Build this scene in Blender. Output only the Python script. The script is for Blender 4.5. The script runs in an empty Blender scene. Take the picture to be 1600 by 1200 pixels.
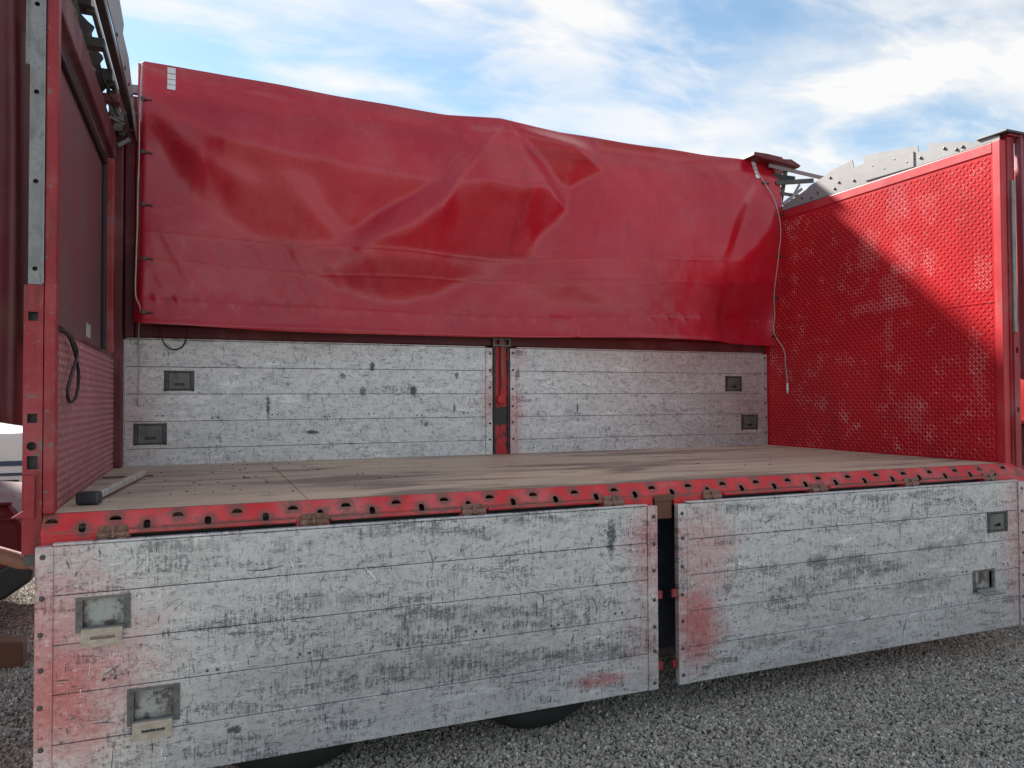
import bpy, bmesh, math, random
import numpy as np
from mathutils import Vector, Matrix

random.seed(7)
rng = np.random.default_rng(7)
scene = bpy.context.scene
col = scene.collection
F = 1.30            # height of the deck above the gravel
L, W = 5.90, 2.45   # inner length and width of the trailer
R = math.radians

# ------------------------------------------------------------------ camera
cam_d = bpy.data.cameras.new('camera')
cam = bpy.data.objects.new('camera', cam_d)
col.objects.link(cam)
yaw, pitch, roll = 0.3901, 0.0215, -0.0043
fw = Vector((math.sin(yaw)*math.cos(pitch), math.cos(yaw)*math.cos(pitch), math.sin(pitch)))
rt = Vector((math.cos(yaw), -math.sin(yaw), 0))
up = rt.cross(fw)
rt2 = rt*math.cos(roll) + up*math.sin(roll)
up2 = up*math.cos(roll) - rt*math.sin(roll)
cam.matrix_world = Matrix(((rt2.x, up2.x, -fw.x, 0.5883), (rt2.y, up2.y, -fw.y, -3.63),
                           (rt2.z, up2.z, -fw.z, 0.4665 + F), (0, 0, 0, 1)))
cam_d.sensor_width = 36
cam_d.lens = 36*1172.56/1600
cam_d.clip_end = 2000
cam_d.clip_start = 0.02
scene.camera = cam

# ------------------------------------------------------------------ sky and sun
SUN = Vector((-0.27, 0.66, 0.57)).normalized()      # towards the sun: behind the trailer, to the left
world = bpy.data.worlds.new('World')
scene.world = world
world.use_nodes = True
wt = world.node_tree
wt.nodes.clear()
def wn(t, **k):
    n = wt.nodes.new(t)
    for a, b in k.items(): setattr(n, a, b)
    return n
wl = wt.links.new
sky = wn('ShaderNodeTexSky', sky_type='NISHITA', sun_disc=False)
sky.sun_elevation = math.asin(SUN.z)
sky.sun_rotation = math.atan2(SUN.x, SUN.y)
sky.air_density = 1.0
sky.dust_density = 0.15
sky.ozone_density = 1.4
tc = wn('ShaderNodeTexCoord')
sep = wn('ShaderNodeSeparateXYZ'); wl(tc.outputs['Generated'], sep.inputs[0])
zz = wn('ShaderNodeMath', operation='MAXIMUM'); wl(sep.outputs[2], zz.inputs[0]); zz.inputs[1].default_value = 0.0
za = wn('ShaderNodeMath', operation='ADD'); wl(zz.outputs[0], za.inputs[0]); za.inputs[1].default_value = 0.22
dx = wn('ShaderNodeMath', operation='DIVIDE'); wl(sep.outputs[0], dx.inputs[0]); wl(za.outputs[0], dx.inputs[1])
dy = wn('ShaderNodeMath', operation='DIVIDE'); wl(sep.outputs[1], dy.inputs[0]); wl(za.outputs[0], dy.inputs[1])
cmb = wn('ShaderNodeCombineXYZ'); wl(dx.outputs[0], cmb.inputs[0]); wl(dy.outputs[0], cmb.inputs[1])
def cloud(scale, detail, lo, hi, rotz, sx, off):
    mp = wn('ShaderNodeMapping'); mp.inputs['Rotation'].default_value = (0, 0, rotz)
    mp.inputs['Scale'].default_value = (sx, 1, 1); mp.inputs['Location'].default_value = (off, off*.7, 0)
    wl(cmb.outputs[0], mp.inputs[0])
    nz = wn('ShaderNodeTexNoise'); wl(mp.outputs[0], nz.inputs['Vector'])
    nz.inputs['Scale'].default_value = scale; nz.inputs['Detail'].default_value = detail
    nz.inputs['Roughness'].default_value = .55; nz.inputs['Distortion'].default_value = .35
    r = wn('ShaderNodeMapRange', interpolation_type='SMOOTHSTEP')
    wl(nz.outputs[0], r.inputs[0]); r.inputs[1].default_value = lo; r.inputs[2].default_value = hi
    return r.outputs[0]
c1 = cloud(1.7, 9, .40, .68, R(40), .5, 5.6)
c2 = cloud(5.5, 10, .44, .64, R(25), .55, 8.3)
m1 = wn('ShaderNodeMath', operation='MULTIPLY'); wl(c2, m1.inputs[0]); m1.inputs[1].default_value = .55
ad = wn('ShaderNodeMath', operation='ADD', use_clamp=True); wl(c1, ad.inputs[0]); wl(m1.outputs[0], ad.inputs[1])
dens = wn('ShaderNodeMath', operation='MULTIPLY'); wl(ad.outputs[0], dens.inputs[0]); dens.inputs[1].default_value = .95
mixs = wn('ShaderNodeMix', data_type='RGBA'); wl(dens.outputs[0], mixs.inputs[0])
tint = wn('ShaderNodeMix', data_type='RGBA', blend_type='MULTIPLY'); tint.inputs[0].default_value = 1
wl(sky.outputs[0], tint.inputs[6]); tint.inputs[7].default_value = (.54, .575, .53, 1)      # dims the clear sky and takes some blue out
wl(tint.outputs[2], mixs.inputs[6]); mixs.inputs[7].default_value = (2.95, 2.92, 2.88, 1)
bg = wn('ShaderNodeBackground'); wl(mixs.outputs[2], bg.inputs[0]); bg.inputs[1].default_value = .07
wo = wn('ShaderNodeOutputWorld'); wl(bg.outputs[0], wo.inputs[0])

sun_d = bpy.data.lights.new('sun', 'SUN')
sun_d.energy = 3.2
sun_d.angle = R(4.5)
sun_d.color = (1, .95, .88)
sun = bpy.data.objects.new('sun', sun_d)
col.objects.link(sun)
sun.rotation_euler = (-SUN).to_track_quat('-Z', 'Y').to_euler()
sun.location = (-6, 8, 9)

vs = scene.view_settings
vs.view_transform = 'Standard'
vs.look = 'None'
vs.exposure = 2.28
vs.gamma = 1.0
vs.use_curve_mapping = False

# ------------------------------------------------------------------ material helpers
class NT:
    def __init__(s, name):
        s.m = bpy.data.materials.new(name); s.m.use_nodes = True
        s.t = s.m.node_tree; s.t.nodes.clear()
        s.out = s.t.nodes.new('ShaderNodeOutputMaterial')
        s.b = s.t.nodes.new('ShaderNodeBsdfPrincipled')
        s.t.links.new(s.b.outputs[0], s.out.inputs[0])
        s.geo = s.t.nodes.new('ShaderNodeNewGeometry')
        s.pos = s.geo.outputs['Position']
    def put(s, sock, v):
        if isinstance(v, bpy.types.NodeSocket): s.t.links.new(v, sock)
        elif isinstance(v, (tuple, list)) and len(v) == 3 and len(sock.default_value) == 4: sock.default_value = (*v, 1)
        else: sock.default_value = v
    def math(s, op, a, b=0, c=None, clamp=False):
        n = s.t.nodes.new('ShaderNodeMath'); n.operation = op; n.use_clamp = clamp
        s.put(n.inputs[0], a); s.put(n.inputs[1], b)
        if c is not None: s.put(n.inputs[2], c)
        return n.outputs[0]
    def mul(s, a, b): return s.math('MULTIPLY', a, b)
    def add(s, a, b, clamp=False): return s.math('ADD', a, b, clamp=clamp)
    def sub(s, a, b): return s.math('SUBTRACT', a, b)
    def mx(s, a, b): return s.math('MAXIMUM', a, b)
    def xyz(s, v=None):
        n = s.t.nodes.new('ShaderNodeSeparateXYZ'); s.put(n.inputs[0], v or s.pos); return n.outputs
    def map(s, scale=(1, 1, 1), loc=(0, 0, 0), rot=(0, 0, 0), v=None):
        n = s.t.nodes.new('ShaderNodeMapping'); s.put(n.inputs[0], v or s.pos)
        n.inputs['Scale'].default_value = scale; n.inputs['Location'].default_value = loc
        n.inputs['Rotation'].default_value = rot
        return n.outputs[0]
    def noise(s, v, scale=1, detail=3, rough=.55, dist=0):
        n = s.t.nodes.new('ShaderNodeTexNoise'); s.put(n.inputs['Vector'], v)
        n.inputs['Scale'].default_value = scale; n.inputs['Detail'].default_value = detail
        n.inputs['Roughness'].default_value = rough; n.inputs['Distortion'].default_value = dist
        return n.outputs[0]
    def voro(s, v, scale=1, feature='F1'):
        n = s.t.nodes.new('ShaderNodeTexVoronoi'); s.put(n.inputs['Vector'], v); n.feature = feature
        n.inputs['Scale'].default_value = scale
        return n.outputs
    def step(s, v, lo, hi, a=0, b=1):
        n = s.t.nodes.new('ShaderNodeMapRange'); n.interpolation_type = 'SMOOTHSTEP'
        s.put(n.inputs[0], v); n.inputs[1].default_value = lo; n.inputs[2].default_value = hi
        n.inputs[3].default_value = a; n.inputs[4].default_value = b
        return n.outputs[0]
    def lin(s, v, lo, hi, a=0, b=1):
        n = s.t.nodes.new('ShaderNodeMapRange'); s.put(n.inputs[0], v)
        n.inputs[1].default_value = lo; n.inputs[2].default_value = hi
        n.inputs[3].default_value = a; n.inputs[4].default_value = b
        return n.outputs[0]
    def mix(s, f, a, b, mode='MIX'):
        n = s.t.nodes.new('ShaderNodeMix'); n.data_type = 'RGBA'; n.blend_type = mode
        s.put(n.inputs[0], f); s.put(n.inputs[6], a); s.put(n.inputs[7], b)
        return n.outputs[2]
    def spot(s, cx, cz, rx, rz, wob=None, axes=(0, 2)):
        o = s.xyz()
        a = s.mul(s.sub(o[axes[0]], cx), 1/rx); b = s.mul(s.sub(o[axes[1]], cz), 1/rz)
        d = s.math('SQRT', s.add(s.mul(a, a), s.mul(b, b)))
        if wob is not None: d = s.add(d, wob)
        return s.step(d, .55, 1.05, 1, 0)
    def bump(s, h, strength=.2, dist=.01):
        n = s.t.nodes.new('ShaderNodeBump'); n.inputs['Strength'].default_value = strength
        n.inputs['Distance'].default_value = dist; s.put(n.inputs['Height'], h)
        s.t.links.new(n.outputs[0], s.b.inputs['Normal'])
    def fin(s, color, rough=.5, metal=0.0, spec=.5):
        s.put(s.b.inputs['Base Color'], color); s.put(s.b.inputs['Roughness'], rough)
        s.put(s.b.inputs['Metallic'], metal); s.put(s.b.inputs['Specular IOR Level'], spec)
        return s.m

M = {}

def make_alu(name, light, scuff, reds, rear=False, spots=()):
    n = NT(name)
    big = n.noise(n.map((1.3, 1, 3.0)), 1.0, 4)
    patch = n.add(n.mul(n.noise(n.map((1.5, 1, 6.0), (3, 0, 1)), 1.0, 5, .6, .6), .45), n.mul(n.noise(n.map((4.5, 1, 24), (7, 0, 3)), 1.0, 6, .65, .4), .55))
    fine = n.noise(n.map((55, 1, 95)), 1.0, 3, .65)
    vert = n.noise(n.map((95, 1, 9), (.3, 0, .2)), 1.0, 3, .6)
    horz = n.noise(n.map((7, 1, 120), (1, 0, 2)), 1.0, 3, .6)
    grain = n.noise(n.map((170, 1, 170)), 1.0, 2)
    mid = n.noise(n.map((9, 1, 16), (4, 0, 1)), 1.0, 5, .7)
    c = n.mix(n.lin(big, .3, .7), tuple(light*k for k in (.89, .86, .875)), tuple(light*k for k in (1.07, 1.04, 1.05)))
    c = n.mix(n.lin(grain, .3, .7, 0, .42), c, tuple(light*k for k in (.50, .51, .54)))
    c = n.mix(n.lin(mid, .45, .75, 0, .55), c, tuple(light*k for k in (.52, .53, .55)))
    # rubbed bright areas
    c = n.mix(n.mul(n.step(n.noise(n.map((3, 1, 14), (9, 0, 4)), 1, 4), .58, .72), .45), c, (min(.95, light*1.45),)*3)
    # broad dark scuffs broken by fine streaks
    p = n.add(patch, n.mul(n.sub(fine, .5), .42))
    p = n.add(p, n.mul(n.sub(vert, .5), .40))
    sc = n.step(p, scuff, scuff+.12)
    c = n.mix(n.mul(sc, .75), c, (.09, .10, .12))
    # short vertical and horizontal marks
    v = n.mul(n.step(vert, .63, .70), n.step(mid, .44, .58))
    c = n.mix(n.mul(v, .62), c, (.10, .105, .12))
    h = n.mul(n.step(horz, .61, .69), n.step(mid, .40, .56))
    c = n.mix(n.mul(h, .55), c, (.11, .115, .13))
    fleck = n.mul(n.step(n.noise(n.map((75, 1, 75), (2, 0, 7)), 1, 2),   .66, .74), .4)
    c = n.mix(fleck, c, (.10, .10, .11))
    wob = n.add(n.mul(n.sub(n.noise(n.map((22, 1, 22)), 1, 4, .7), .5), 1.6), n.mul(n.sub(n.noise(n.map((95, 1, 80)), 1, 3, .7), .5), 2.0))
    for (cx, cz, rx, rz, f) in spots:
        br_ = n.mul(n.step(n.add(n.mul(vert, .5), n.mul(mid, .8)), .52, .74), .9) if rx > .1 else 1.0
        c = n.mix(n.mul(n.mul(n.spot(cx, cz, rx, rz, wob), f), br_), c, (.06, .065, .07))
    # rubbed red paint near the ends
    gr_ = n.noise(n.map((60, 1, 22), (2, 0, 2)), 1.0, 5, .75)
    for (cx, cz, rx, rz, f) in reds:
        w2 = n.add(n.mul(n.sub(n.noise(n.map((4, 1, 11)), 1, 6, .75), .5), 1.3), n.mul(n.sub(gr_, .5), .9))
        o = n.xyz()
        a = n.mul(n.sub(o[0], cx), 1/rx); b = n.mul(n.sub(o[2], cz), 1/rz)
        d = n.add(n.math('SQRT', n.add(n.mul(a, a), n.mul(b, b))), w2)
        mk = n.step(d, .1, 1.1, 1, 0)
        c = n.mix(n.mul(mk, f*.82), c, (.50, .07, .07))
    # dense fine grime: gritty blotches and hair scratches
    gr1 = n.noise(n.map((34, 1, 42), (6, 0, 2)), 1.0, 8, .78)
    gr2 = n.noise(n.map((14, 1, 26), (1, 0, 9)), 1.0, 8, .75, .4)
    c = n.mix(n.mul(n.step(gr1, .53, .64), .62), c, (.13, .133, .142))
    c = n.mix(n.mul(n.step(gr2, .56, .67), .6), c, (.10, .103, .112))
    c = n.mix(n.mul(n.step(gr1, .46, .34), .35), c, (.86, .86, .87))
    hair = n.voro(n.map((3.2, 1, 11), (0, 0, 0), (0, .5, 0), v=n.map((1, 1, 1), v=n.pos)), 6, 'DISTANCE_TO_EDGE')[0]
    c = n.mix(n.mul(n.mul(n.step(hair, .012, .004), n.step(gr2, .45, .55)), .6), c, (.12, .12, .13))
    hgt = n.add(n.mul(fine, .5), n.mul(mid, 1.0))
    n.bump(hgt, .22, .003)
    return n.fin(c, n.lin(big, .3, .7, .36, .52), .42, .5)

RW = F
M['alu_front'] = make_alu('worn_aluminium_front', .66, .520,
    [(.02, RW-.62, .5, .45, .62), (.05, RW-.8, .28, .3, .55), (.0, RW-.35, .3, .5, .3), (2.86, RW-.30, .22, .35, .55), (2.9, RW-.8, .3, .4, .28),
     (3.17, RW-.82, .22, .30, .92), (3.2, RW-.4, .32, .35, .45), (5.85, RW-.5, .22, .7, .42), (2.55, RW-1.02, .22, .05, .7)],
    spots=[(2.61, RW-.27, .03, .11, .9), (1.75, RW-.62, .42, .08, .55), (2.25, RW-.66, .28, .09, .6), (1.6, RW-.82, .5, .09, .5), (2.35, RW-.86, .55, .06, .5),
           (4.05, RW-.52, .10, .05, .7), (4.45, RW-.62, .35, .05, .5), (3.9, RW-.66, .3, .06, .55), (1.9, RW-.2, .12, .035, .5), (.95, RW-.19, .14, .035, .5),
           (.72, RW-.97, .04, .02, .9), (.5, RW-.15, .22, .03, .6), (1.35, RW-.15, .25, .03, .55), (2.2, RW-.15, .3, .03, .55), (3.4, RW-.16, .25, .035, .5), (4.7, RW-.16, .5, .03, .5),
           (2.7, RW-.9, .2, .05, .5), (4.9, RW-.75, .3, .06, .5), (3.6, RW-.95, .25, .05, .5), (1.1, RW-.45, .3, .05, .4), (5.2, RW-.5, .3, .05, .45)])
M['alu_rear'] = make_alu('worn_aluminium_rear', .72, .585,
    [(.02, RW+.4, .36, .7, .32), (2.90, RW+.45, .16, .30, .55), (3.10, RW+.42, .15, .28, .55), (3.1, RW+.1, .10, .25, .5), (3.05, RW+.85, .25, .3, .3), (5.9, RW+.35, .7, .7, .22)],
    spots=[(1.86, RW+.745, .024, .04, .95), (1.62, RW+.67, .03, .03, .8), (1.78, RW+.53, .03, .05, .8), (2.20, RW+.55, .035, .045, .95),
           (2.90, RW+.72, .03, .04, .6), (2.58, RW+.68, .022, .04, .85), (1.05, RW+.42, .02, .10, .95), (1.38, RW+.22, .06, .02, .95),
           (2.31, RW+.27, .022, .025, .8), (2.56, RW+.40, .014, .05, .8), (3.73, RW+.40, .012, .06, .9), (3.15, RW+.88, .07, .03, .6), (3.14, RW+.70, .03, .05, .7)])

def make_red(name, base, wear=.0, rough=.4, dust=.2, grime=.3, rust=0.0, spec=.5):
    n = NT(name)
    a = n.noise(n.map((2.2, 2.2, 2.2)), 1, 5, .6)
    f = n.noise(n.map((45, 45, 45)), 1, 4, .65)
    vs_ = n.noise(n.map((16, 16, 1.4)), 1, 4, .6)
    c = n.mix(n.lin(a, .3, .7), tuple(k*.82 for k in base), tuple(min(1, k*1.15) for k in base))
    c = n.mix(n.mul(n.step(a, .45, .7), dust), c, (.42, .22, .21))
    c = n.mix(n.mul(n.step(vs_, .5, .72), grime), c, (.035, .018, .018))
    if wear:
        w = n.step(n.add(f, n.mul(n.sub(a, .5), .5)), .62, .67)
        c = n.mix(n.mul(w, wear), c, (.16, .13, .12))
    if rust:
        r = n.step(n.add(n.mul(f, .6), n.mul(a, .6)), .58, .70)
        c = n.mix(n.mul(r, rust), c, (.10, .045, .022))
    n.bump(f, .12, .002)
    return n.fin(c, n.lin(a, .3, .7, rough, rough+.18), 0, spec)

M['red_paint'] = make_red('red_paint', (.46, .014, .022), .5, .38, .15, .25)
M['red_post'] = make_red('red_post_paint', (.29, .013, .022), .9, .5, .3, .6)
def sill_paint():
    m = make_red('red_sill_paint', (.60, .028, .036), .85, .42, .45, .12, 0, .35)
    n = NT.__new__(NT); n.m = m; n.t = m.node_tree
    n.b = [k for k in n.t.nodes if k.type == 'BSDF_PRINCIPLED'][0]; n.geo = [k for k in n.t.nodes if k.type == 'NEW_GEOMETRY'][0]; n.pos = n.geo.outputs['Position']
    old = n.b.inputs['Base Color'].links[0].from_socket
    o = n.xyz(); f = n.noise(n.map((40, 40, 40)), 1, 5, .7); g2 = n.noise(n.map((2.2, 9, 9)), 1, 5, .7)
    k = None
    for off, zc in ((.002, F-.022), (.124, F-.06)):
        u = n.math('FRACT', n.add(n.mul(n.sub(o[0], off), 1/.2426), .5))
        d = n.mul(n.math('ABSOLUTE', n.sub(u, .5)), .2426/.05)
        e = n.mul(n.math('ABSOLUTE', n.sub(o[2], zc)), 1/.042)
        q = n.add(n.math('SQRT', n.add(n.mul(d, d), n.mul(e, e))), n.mul(n.sub(f, .5), 1.6))
        q = n.step(q, .45, 1.05, 1, 0); k = q if k is None else n.mx(k, q)
    low = n.mul(n.step(n.add(n.mul(n.math('ABSOLUTE', n.sub(o[2], F-.070)), -22), n.add(f, g2)), .72, 1.0), .8)
    n.put(n.b.inputs['Base Color'], n.mix(n.mul(n.mx(n.mul(k, .85), low), .9), old, (.13, .085, .07)))
    return m
M['red_sill'] = sill_paint()
M['red_sill_plain'] = make_red('red_sill_paint', (.62, .035, .045), .85, .36, .5, .12)
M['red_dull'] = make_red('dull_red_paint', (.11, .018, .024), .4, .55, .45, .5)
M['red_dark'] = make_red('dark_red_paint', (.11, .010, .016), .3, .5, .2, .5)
M['red_car'] = make_red('red_car_paint', (.10, .004, .010), 0, .5, .05, .1, 0, .25)
M['rusty_red'] = make_red('rusty_red_steel', (.30, .03, .03), .8, .6, .2, .3, .9)
M['post_scuffed'] = make_red('scuffed_red_post', (.45, .015, .025), .0, .45, .05, .2)
# black scuffs on the middle post
def middle_post():
    n = NT('blackened_red_post')
    f = n.noise(n.map((28, 28, 14)), 1, 5, .7)
    a = n.noise(n.map((6, 6, 3.2), (0, 0, .35)), 1, 4, .6)
    o = n.xyz()
    edge = n.step(n.math('ABSOLUTE', n.sub(o[0], 2.988)), .035, .075)
    mid_ = n.mx(n.step(n.math('ABSOLUTE', n.sub(o[2], F+.33)), .03, .11, 1, 0), n.mul(edge, .75))
    k = n.step(n.add(n.add(n.mul(f, 1.15), n.mul(a, .5)), n.mul(mid_, .40)), .84, 1.0)
    c = n.mix(k, (.46, .012, .022), (.022, .018, .018))
    n.bump(f, .2, .003)
    return n.fin(c, .5)
M['post_middle'] = middle_post()

def make_tread_wall(name, base, worn, amount, scuffs=.0):
    n = NT(name)
    a = n.noise(n.map((1.6, 1.6, 1.6)), 1, 5, .6)
    b = n.noise(n.map((6, 6, 6), (5, 2, 1)), 1, 6, .7)
    f = n.noise(n.map((60, 60, 60)), 1, 3, .6)
    c = n.mix(n.lin(a, .3, .7), tuple(k*.85 for k in base), tuple(k*1.1 for k in base))
    w = n.step(n.add(b, n.mul(n.sub(f, .5), .35)), .60-amount, .80-amount)
    c = n.mix(n.mul(w, .75), c, worn)
    g_ = n.noise(n.map((.8, 5, 1.1), (1, 3, 2)), 1, 6, .7)
    c = n.mix(n.mul(n.step(g_, .52, .70), .45), c, tuple(k*.55 for k in base))
    wb = n.mul(n.sub(n.noise(n.map((9, 9, 9)), 1, 6, .75), .5), 3.6)
    for (cy, cz, ry, rz) in ((.86, 2.07, .10, .17), (1.18, 1.72, .09, .16), (.82, 1.62, .10, .18), (.95, 1.40, .10, .13), (.60, 2.02, .10, .07), (.58, 1.55, .06, .10), (.15, 1.38, .06, .16), (.98, .98, .04, .16), (.75, .35, .10, .14), (1.1, 1.25, .3, .05), (.2, .72, .07, .2)):
        c = n.mix(n.mul(n.spot(cy, F+cz, ry*1.3, rz*1.3, wb, (1, 2)), scuffs), c, (min(1, worn[0]*1.1), worn[1]*1.25, worn[2]*1.25))
    return n, c, f
n, c, f = make_tread_wall('tread_wall_red', (.44, .008, .014), (.55, .18, .18), -.04, .05)
n.bump(f, .08, .002)
M['tread_wall'] = n.fin(c, .42, 0, .25)
n, c, f = make_tread_wall('tread_lozenge_red', (.56, .020, .028), (.80, .52, .52), .085, .22)
M['tread_loz'] = n.fin(c, .34, 0, .45)
n, c, f = make_tread_wall('tread_wall_dusty', (.29, .085, .095), (.33, .18, .17), .05)
n.bump(f, .08, .002)
M['tread_dusty'] = n.fin(c, .5)
n, c, f = make_tread_wall('tread_lozenge_dusty', (.40, .16, .17), (.42, .27, .25), .05)
M['loz_dusty'] = n.fin(c, .45)

def make_panel_left():
    n = NT('grimy_maroon_panel')
    vs_ = n.noise(n.map((5, 7, .9)), 1, 5, .6)
    a = n.noise(n.map((1.5, 1.5, 1.5)), 1, 4)
    f = n.noise(n.map((40, 40, 6)), 1, 3)
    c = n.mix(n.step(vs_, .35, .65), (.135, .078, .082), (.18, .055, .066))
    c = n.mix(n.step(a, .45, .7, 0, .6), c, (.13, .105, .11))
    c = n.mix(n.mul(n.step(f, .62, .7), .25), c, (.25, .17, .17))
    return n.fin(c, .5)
M['left_panel'] = make_panel_left()

def make_galv(name, base=.42, rough=.45, metal=.6, dark=.5):
    n = NT(name)
    a = n.noise(n.map((14, 14, 8)), 1, 5, .65, .5)
    f = n.noise(n.map((70, 70, 70)), 1, 3)
    c = n.mix(n.lin(a, .3, .7), (base*.55,)*3, (base*1.2, base*1.2, base*1.18))
    c = n.mix(n.mul(n.step(n.add(a, n.mul(n.sub(f, .5), .4)), .56, .72), dark), c, (.09, .09, .095))
    n.bump(f, .1, .002)
    return n.fin(c, rough, metal)
M['galv'] = make_galv('galvanised_steel', .26, .5, .5, .6)

M['dark_steel'] = make_galv('dark_greasy_steel', .09, .5, .4, .5)
M['latch'] = make_galv('dull_latch_metal', .17, .5, .5, .4)
M['latch_dark'] = make_galv('dark_latch_metal', .10, .5, .5, .4)
M['hinge'] = make_red('worn_hinge_steel', (.24, .13, .10), .7, .6, .2, .4, .7)
M['bolt'] = make_galv('dark_bolt_steel', .10, .5, .5, .3)

def make_latchpan():
    n = NT('rusty_latch_pan')
    o = n.xyz()
    a = n.noise(n.map((18, 18, 18)), 1, 5, .65)
    c = n.mix(n.step(a, .42, .58), (.36, .38, .37), (.09, .08, .075))
    c = n.mix(n.mul(n.step(n.noise(n.map((8, 8, 8), (3, 1, 2)), 1, 4), .45, .6), .6), c, (.11, .05, .035))
    return n.fin(c, .55, .2)
M['pan'] = make_latchpan()
def make_tan():
    n = NT('weathered_latch_tongue')
    a = n.noise(n.map((25, 25, 60)), 1, 4, .6)
    c = n.mix(n.lin(a, .3, .7), (.30, .235, .175), (.48, .41, .33))
    n.bump(a, .3, .003)
    return n.fin(c, .6)
M['tongue'] = make_tan()

def make_ply():
    n = NT('worn_plywood_deck')
    g1 = n.noise(n.map((.9, 14, 1)), 1, 5, .6, .3)
    g2 = n.noise(n.map((3, 95, 1)), 1, 4, .6)
    st = n.noise(n.map((.75, 3.6, 1), (2.3, .4, 0)), 1, 4, .55, .5)
    big = n.noise(n.map((.5, 1.1, 1), (7, 1, 0)), 1, 3)
    sp = n.noise(n.map((60, 60, 60)), 1, 2)
    c = n.mix(n.step(big, .35, .65), (.56, .44, .32), (.70, .54, .38))
    c = n.mix(n.lin(g1, .38, .68, 0, .55), c, (.34, .25, .175))
    c = n.mix(n.lin(g2, .4, .7, 0, .35), c, (.74, .61, .46))
    c = n.mix(n.mul(n.step(n.add(st, n.mul(n.sub(g2, .5), .22)), .49, .63), .8), c, (.17, .13, .10))
    c = n.mix(n.mul(n.step(sp, .68, .74), .5), c, (.09, .07, .06))
    o = n.xyz()
    dust = n.mul(n.step(o[0], .0, 1.6, 1, 0), .45)
    c = n.mix(dust, c, (.46, .40, .33))
    scr = n.noise(n.map((1.6, 46, 1), (3, 2, 0), (0, 0, .06)), 1, 5, .7)
    c = n.mix(n.mul(n.step(scr, .60, .68), .55), c, (.20, .155, .115))
    blot = n.noise(n.map((5, 9, 1), (1, 5, 0)), 1, 7, .75)
    c = n.mix(n.mul(n.step(blot, .53, .66), .5), c, (.21, .165, .13))
    n.bump(n.add(g2, g1), .12, .003)
    return n.fin(c, .55, 0, .4)
M['ply'] = make_ply()

def make_tarp(name, base, pale, amount, trans=.10, rough=.34, coat=.0):
    n = NT(name)
    a = n.noise(n.map((1.0, 1, 1.4)), 1, 5, .6)
    b = n.noise(n.map((2.6, 2.6, 1.6)), 1, 6, .62)
    weave = n.noise(n.map((420, 420, 420)), 1, 1)
    f = n.noise(n.map((24, 24, 24)), 1, 4, .7)
    c = n.mix(n.lin(a, .3, .7), tuple(k*.88 for k in base), tuple(min(1, k*1.1) for k in base))
    c = n.mix(n.mul(n.step(b, .42, .75), amount), c, pale)
    c = n.mix(n.mul(n.step(n.noise(n.map((3.3, 3.3, 3.3), (4, 4, 4)), 1, 5, .7), .58, .75), amount*.9), c, pale)
    c = n.mix(n.mul(n.step(n.add(f, n.mul(n.sub(a, .5), .4)), .76, .79), .6), c, (.05, .02, .03))
    wv = n.map((1, 1, 1), v=n.pos)
    cr = n.voro(n.map((1.4, 1, 2.6), (.3, 0, .7), (0, .35, 0), v=wv), 1.3, 'DISTANCE_TO_EDGE')[0]
    cr2 = n.voro(n.map((2.2, 1, 1.2), (.9, 0, .1), (0, -.6, 0), v=wv), 2.1, 'DISTANCE_TO_EDGE')[0]
    crk = n.mx(n.step(cr, .010, .002), n.mul(n.step(cr2, .012, .002), .7))
    c = n.mix(n.mul(n.mul(crk, n.step(f, .42, .58)), .30), c, pale)
    drip = n.noise(n.map((9, 9, .8), (2, 1, 5)), 1, 6, .7)
    c = n.mix(n.mul(n.step(drip, .54, .70), .30), c, tuple(k*.45 for k in base))
    n.bump(n.add(n.add(n.mul(weave, .25), n.mul(b, .4)), n.mul(crk, .35)), .14, .003)
    m = n.fin(c, n.lin(b, .3, .7, rough, rough+.10), 0, .5)
    n.b.inputs['Coat Weight'].default_value = coat; n.b.inputs['Coat Roughness'].default_value = .34
    tr = n.t.nodes.new('ShaderNodeBsdfTranslucent'); n.put(tr.inputs[0], n.mix(.0, base, base))
    ms = n.t.nodes.new('ShaderNodeMixShader'); ms.inputs[0].default_value = trans
    n.t.links.new(n.b.outputs[0], ms.inputs[1]); n.t.links.new(tr.outputs[0], ms.inputs[2])
    n.t.links.new(ms.outputs[0], n.out.inputs[0])
    return m
M['tarp'] = make_tarp('red_tarpaulin', (.43, .007, .022), (.48, .11, .13), .20, .02, .28, .30)
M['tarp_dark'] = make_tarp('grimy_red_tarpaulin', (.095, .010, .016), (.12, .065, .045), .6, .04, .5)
M['tarp_purple'] = make_tarp('faded_purple_red_tarpaulin', (.30, .05, .085), (.42, .22, .27), .6, .04, .45)

def make_plain(name, colr, rough=.5, metal=0.0, var=.25, scale=12):
    n = NT(name)
    a = n.noise(n.map((scale,)*3), 1, 4, .6)
    c = n.mix(n.lin(a, .3, .7), tuple(k*(1-var) for k in colr), tuple(min(1, k*(1+var)) for k in colr))
    n.bump(a, .08, .003)
    return n.fin(c, rough, metal)
M['alu_plate'] = make_plain('pale_aluminium_plate', (.24, .235, .235), .6, .05, .12, 5)
M['pale_box'] = make_plain('pale_grey_box_paint', (.38, .38, .37), .5, 0, .1, 3)
M['white_tape'] = make_plain('white_reflective_tape', (.72, .72, .74), .35, 0, .1, 30)
M['cord'] = make_plain('pale_grey_cord', (.42, .40, .38), .7)
M['black'] = make_plain('black_rubber_and_shade', (.014, .014, .015), .55)
M['tyre'] = make_plain('dusty_tyre_rubber', (.022, .022, .022), .75)
M['wood'] = make_plain('pale_wood_handle', (.40, .37, .34), .6, 0, .3, 18)
M['iron'] = make_plain('dark_iron', (.055, .06, .068), .45, .5)
M['skin'] = make_plain('skin', (.20, .10, .07), .5, 0, .12, 30)
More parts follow.
